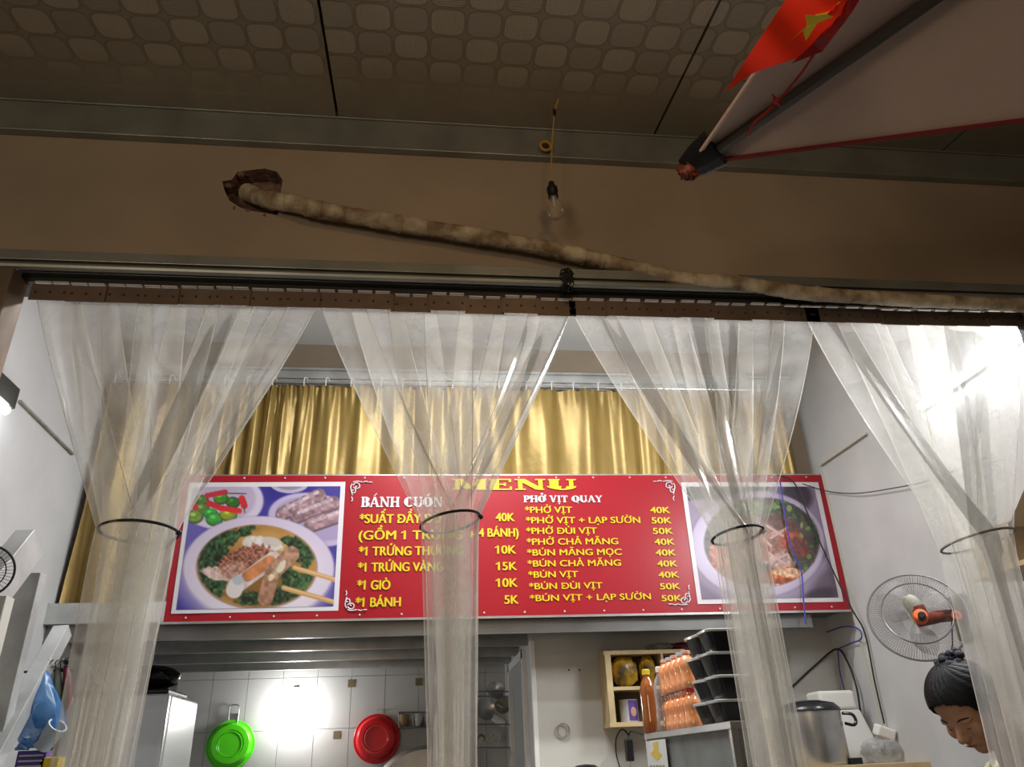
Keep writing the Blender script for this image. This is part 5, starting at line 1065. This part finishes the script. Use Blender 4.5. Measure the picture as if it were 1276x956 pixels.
# cardboard at the right edge on the wall
c = A(1268, 640, Y=2.62); cbx = thing('cardboard_box', 'brown cardboard box with an open flap at the right edge', 'box', (c.x, 2.62, 1.95))
za, zb_ = A(1262, 650, Y=2.62).z, A(1270, 700, Y=2.62).z; xa = A(1257, 660, Y=2.62).x
MB().box((xa, 2.62, zb_), (XR - .002, 2.85, za)).build('carton', 'card', cbx)
MB().add([A(1256, 657, Y=2.61), A(1276, 610, Y=2.61), A(1320, 610, Y=2.61), A(1320, 655, Y=2.61)] + [A(1256, 657, Y=2.614), A(1276, 610, Y=2.614), A(1320, 610, Y=2.614), A(1320, 655, Y=2.614)], [(0, 1, 2, 3), (7, 6, 5, 4), (0, 4, 5, 1), (1, 5, 6, 2), (2, 6, 7, 3), (3, 7, 4, 0)]).build('flap', 'card', cbx)
tag(MB().box((xa - .02, 2.56, zb_ - .02), (XR, 2.88, zb_ - .002)).build('box_shelf', 'wood', o=(xa, 2.7, zb_)), 'small wooden shelf under the cardboard box at the right edge', 'shelf')
# ------------------------------------------------------------------ woman
HY = 2.56
O = A(1209, 884, Y=HY); HS = 1.10
pit, yaw = math.radians(37), math.radians(14)
RH = Matrix.Rotation(PI + yaw, 3, 'Z') @ Matrix.Rotation(pit, 3, 'Y')     # local +x face, +z crown
def Hh(x, y, z): return O + RH @ (Vector((x, y, z)) * HS)
wm = thing('person', 'woman in a floral blouse with black pinned-up hair looking down at her work', 'person', (2.02, HY, 0))
def el(mb, x, y, z, rx, ry, rz, ax=0):
    R_ = RH @ Matrix.Rotation(ax, 3, 'Y'); mb.ell(Hh(x, y, z), (rx * HS, ry * HS, rz * HS), rot=R_, seg=24, rings=16)
body = MB()
el(body, -.005, 0, .045, .094, .074, .080); el(body, .030, 0, .02, .062, .064, .085); el(body, .030, 0, -.035, .055, .058, .062); el(body, .045, 0, -.085, .030, .030, .024)
el(body, .055, 0, .055, .036, .055, .030)                      # forehead
for sy in (-1, 1):
    el(body, .062, sy * .040, -.022, .024, .024, .026)         # cheek
    el(body, .072, sy * .031, .018, .018, .024, .008)          # brow ridge
    el(body, .070, sy * .031, .002, .013, .016, .010)          # closed lid
    el(body, .020, sy * .050, -.065, .035, .016, .025)         # jaw
    el(body, -.008, sy * .074, -.004, .016, .007, .030, .15); el(body, -.004, sy * .078, .006, .014, .006, .018)
    el(body, .094, sy * .012, -.030, .010, .008, .008)         # nostril
def caps(mb, p, q, r0, r1, n_=8): mb.tube([Vector(p).lerp(Vector(q), i / n_) for i in range(n_ + 1)], [r0 + (r1 - r0) * i / n_ for i in range(n_ + 1)], 16); mb.ell(p, (r0,) * 3, seg=14, rings=10); mb.ell(q, (r1,) * 3, seg=14, rings=10)
caps(body, Hh(.078, 0, .012), Hh(.104, 0, -.026), .008 * HS, .0125 * HS)      # nose
el(body, .082, 0, -.052, .010, .022, .006); el(body, .079, 0, -.063, .010, .019, .006)   # lips
nk = Vector((1.955, HY, 1.305)); caps(body, Hh(-.045, 0, -.05), nk, .056, .060)
sh_l, sh_r = Vector((1.99, HY - .17, 1.235)), Vector((1.99, HY + .17, 1.235)); ch = Vector((2.02, HY, 1.12)); pv = Vector((2.10, HY, .92))
caps(body, sh_l, sh_r, .062, .062); caps(body, nk, ch, .075, .10); body.ell((2.00, HY, 1.15), (.105, .165, .15)); body.ell((2.06, HY, 1.0), (.11, .15, .16)); body.ell((2.10, HY, .90), (.12, .17, .13))
def hand(wp, fw, upd, side_v):
    """palm, four unequal bent fingers, thumb leaving the side"""
    fw, side_v, dn = Vector(fw).normalized(), Vector(side_v).normalized(), Vector(upd).normalized() * -1
    caps(body, wp, wp + fw * .04, .024, .022)
    for k in range(4): caps(body, wp + fw * .03 + side_v * (.024 - k * .016), wp + fw * .085 + side_v * (.027 - k * .018), .013, .010, 3)
    for k, ln in enumerate((.066, .074, .069, .054)):
        b0 = wp + fw * .085 + side_v * (.027 - k * .018); b1_ = b0 + (fw * .85 + dn * .4).normalized() * ln * .5; b2_ = b1_ + (fw * .5 + dn * .85).normalized() * ln * .5
        caps(body, b0, b1_, .0092, .0082, 3); caps(body, b1_, b2_, .0082, .0068, 3)
    t0 = wp + fw * .03 + side_v * .026; t1_ = t0 + (fw * .6 + side_v * .7 + dn * .3).normalized() * .035; caps(body, t0, t1_, .012, .010, 3); caps(body, t1_, t1_ + (fw * .9 + dn * .4).normalized() * .028, .010, .008, 3)
for sh_, sgn in ((sh_l, -1), (sh_r, 1)):
    elb = Vector((1.93, HY + sgn * .20, 1.01)); wr = Vector((1.74, HY + sgn * .10, .965)); caps(body, sh_, elb, .048, .036); caps(body, elb, wr, .036, .024); hand(wr, (-1, -sgn * .3, -.1), (0, 0, 1), (0, -sgn, 0))
    hip = Vector((2.10, HY + sgn * .09, .88)); kn = Vector((2.08, HY + sgn * .10, .48)); an = Vector((2.10, HY + sgn * .10, .08)); caps(body, hip, kn, .082, .055); caps(body, kn, an, .052, .034); caps(body, an + Vector((.03, 0, -.045)), an + Vector((-.15, 0, -.05)), .032, .026)
bo = body.build('body', 'skin', wm, smooth=True); rm = bo.modifiers.new('r', 'REMESH'); rm.mode = 'VOXEL'; rm.voxel_size = .0045; rm.use_smooth_shade = True; so = bo.modifiers.new('s', 'SMOOTH'); so.factor = .6; so.iterations = 5
# hair cap following the skull with a hairline, strands gathered to the bun
hv = MB(); hv_v = []; seg, rings = 150, 96
Rn = []
for i in range(rings + 1):
    th = PI * i / rings
    for k in range(seg):
        ph = 2 * PI * k / seg; g_ = .0009 * math.sin(22 * ph + 3 * math.sin(th * 3)) ; x, y, z = -.008 + (.102 + g_) * math.sin(th) * math.cos(ph), (.083 + g_) * math.sin(th) * math.sin(ph), .046 + (.092 + g_) * math.cos(th); hv_v.append((x, y, z))
fs_ = []
def keep(x, y, z):
    hl = .082 - 8 * y * y * .9                      # hairline height falls to the temples
    if x > .02 and z < hl + (.0 if x > .06 else -(.06 - x) * 1.4): return False
    if x > -.02 and z < .015: return False
    return z > -.055
for i in range(rings):
    for k in range(seg):
        ids_ = (i * seg + k, (i + 1) * seg + k, (i + 1) * seg + (k + 1) % seg, i * seg + (k + 1) % seg); m_ = np.mean([hv_v[q] for q in ids_], axis=0)
        if keep(*m_): fs_.append(ids_)
hv.add([Hh(*v) for v in hv_v], fs_); ho = hv.build('hair', 'hair', wm, smooth=True); sd = ho.modifiers.new('s', 'SOLIDIFY'); sd.thickness = .010; sd.offset = -1
bn = MB()
for k in range(13):
    a = 2 * PI * k / 9; r_ = .030 if k < 9 else .012; bn.ell(Hh(-.058 + r_ * math.cos(a) * 1.3, r_ * math.sin(a) * 1.1, .129 + .006 * math.sin(k * 2.2) + (.010 if k >= 9 else 0)), (.016 * HS, .014 * HS, .013 * HS), noise=.12, seg=12, rings=8)
bn.build('bun', 'scrunchie', wm, smooth=True)
for sy in (-1, 1):
    MB().tube(smoothpath([Hh(.081, sy * .018, -.002), Hh(.0835, sy * .031, -.006), Hh(.076, sy * .045, -.003)], 4), .0013, 5).build('eyelash', 'eye', wm); MB().tube(smoothpath([Hh(.088, sy * .016, .022), Hh(.0875, sy * .032, .028), Hh(.074, sy * .050, .024)], 4), .0022, 5).build('eyebrow', 'hair', wm)
MB().tube(smoothpath([Hh(.088, -.019, -.058), Hh(.0925, 0, -.0575), Hh(.088, .019, -.058)], 4), .0022, 5).build('mouth_line', 'lips', wm)
# blouse and trousers
bs = MB(); caps(bs, sh_l, sh_r, .072, .072); bs.ell((2.00, HY, 1.15), (.118, .178, .16)); bs.ell((2.06, HY, 1.0), (.122, .162, .17)); bs.ell((2.10, HY, .92), (.130, .180, .12)); caps(bs, nk + Vector((.02, 0, -.03)), ch, .072, .11)
for sh_, sgn in ((sh_l, -1), (sh_r, 1)): caps(bs, sh_, Vector((1.95, HY + sgn * .192, 1.07)), .062, .054)
bl_ = bs.build('blouse', 'shirt', wm, smooth=True); rm = bl_.modifiers.new('r', 'REMESH'); rm.mode = 'VOXEL'; rm.voxel_size = .008; rm.use_smooth_shade = True; so = bl_.modifiers.new('s', 'SMOOTH'); so.factor = .6; so.iterations = 4
ts = MB()
for sgn in (-1, 1): caps(ts, (2.10, HY + sgn * .085, .88), (2.08, HY + sgn * .10, .48), .098, .072); caps(ts, (2.08, HY + sgn * .10, .48), (2.10, HY + sgn * .10, .16), .070, .062)
ts.ell((2.10, HY, .90), (.130, .178, .10)); tr_ = ts.build('trousers', 'trouser', wm, smooth=True); rm = tr_.modifiers.new('r', 'REMESH'); rm.mode = 'VOXEL'; rm.voxel_size = .012; rm.use_smooth_shade = True
# dark crown of a lid at the bottom edge
c = A(730, 957, Y=4.4); t = tag(MB().lathe([(.085, -.06), (.08, -.01), (.05, .012), (0, .018)], c, 20).build('dark_pot', 'black', smooth=True, o=c), 'dark rounded pot top just showing at the bottom edge', 'pot')
tag(MB().box((c.x - .3, 4.2, c.z - .10), (c.x + .2, 4.62, c.z - .062)).build('side_table', 'wood', o=(c.x, 4.4, c.z - .1)), 'small wooden board under the dark pot', 'table')
for o in list(bpy.data.objects):
    if '_o' in o: del o['_o']
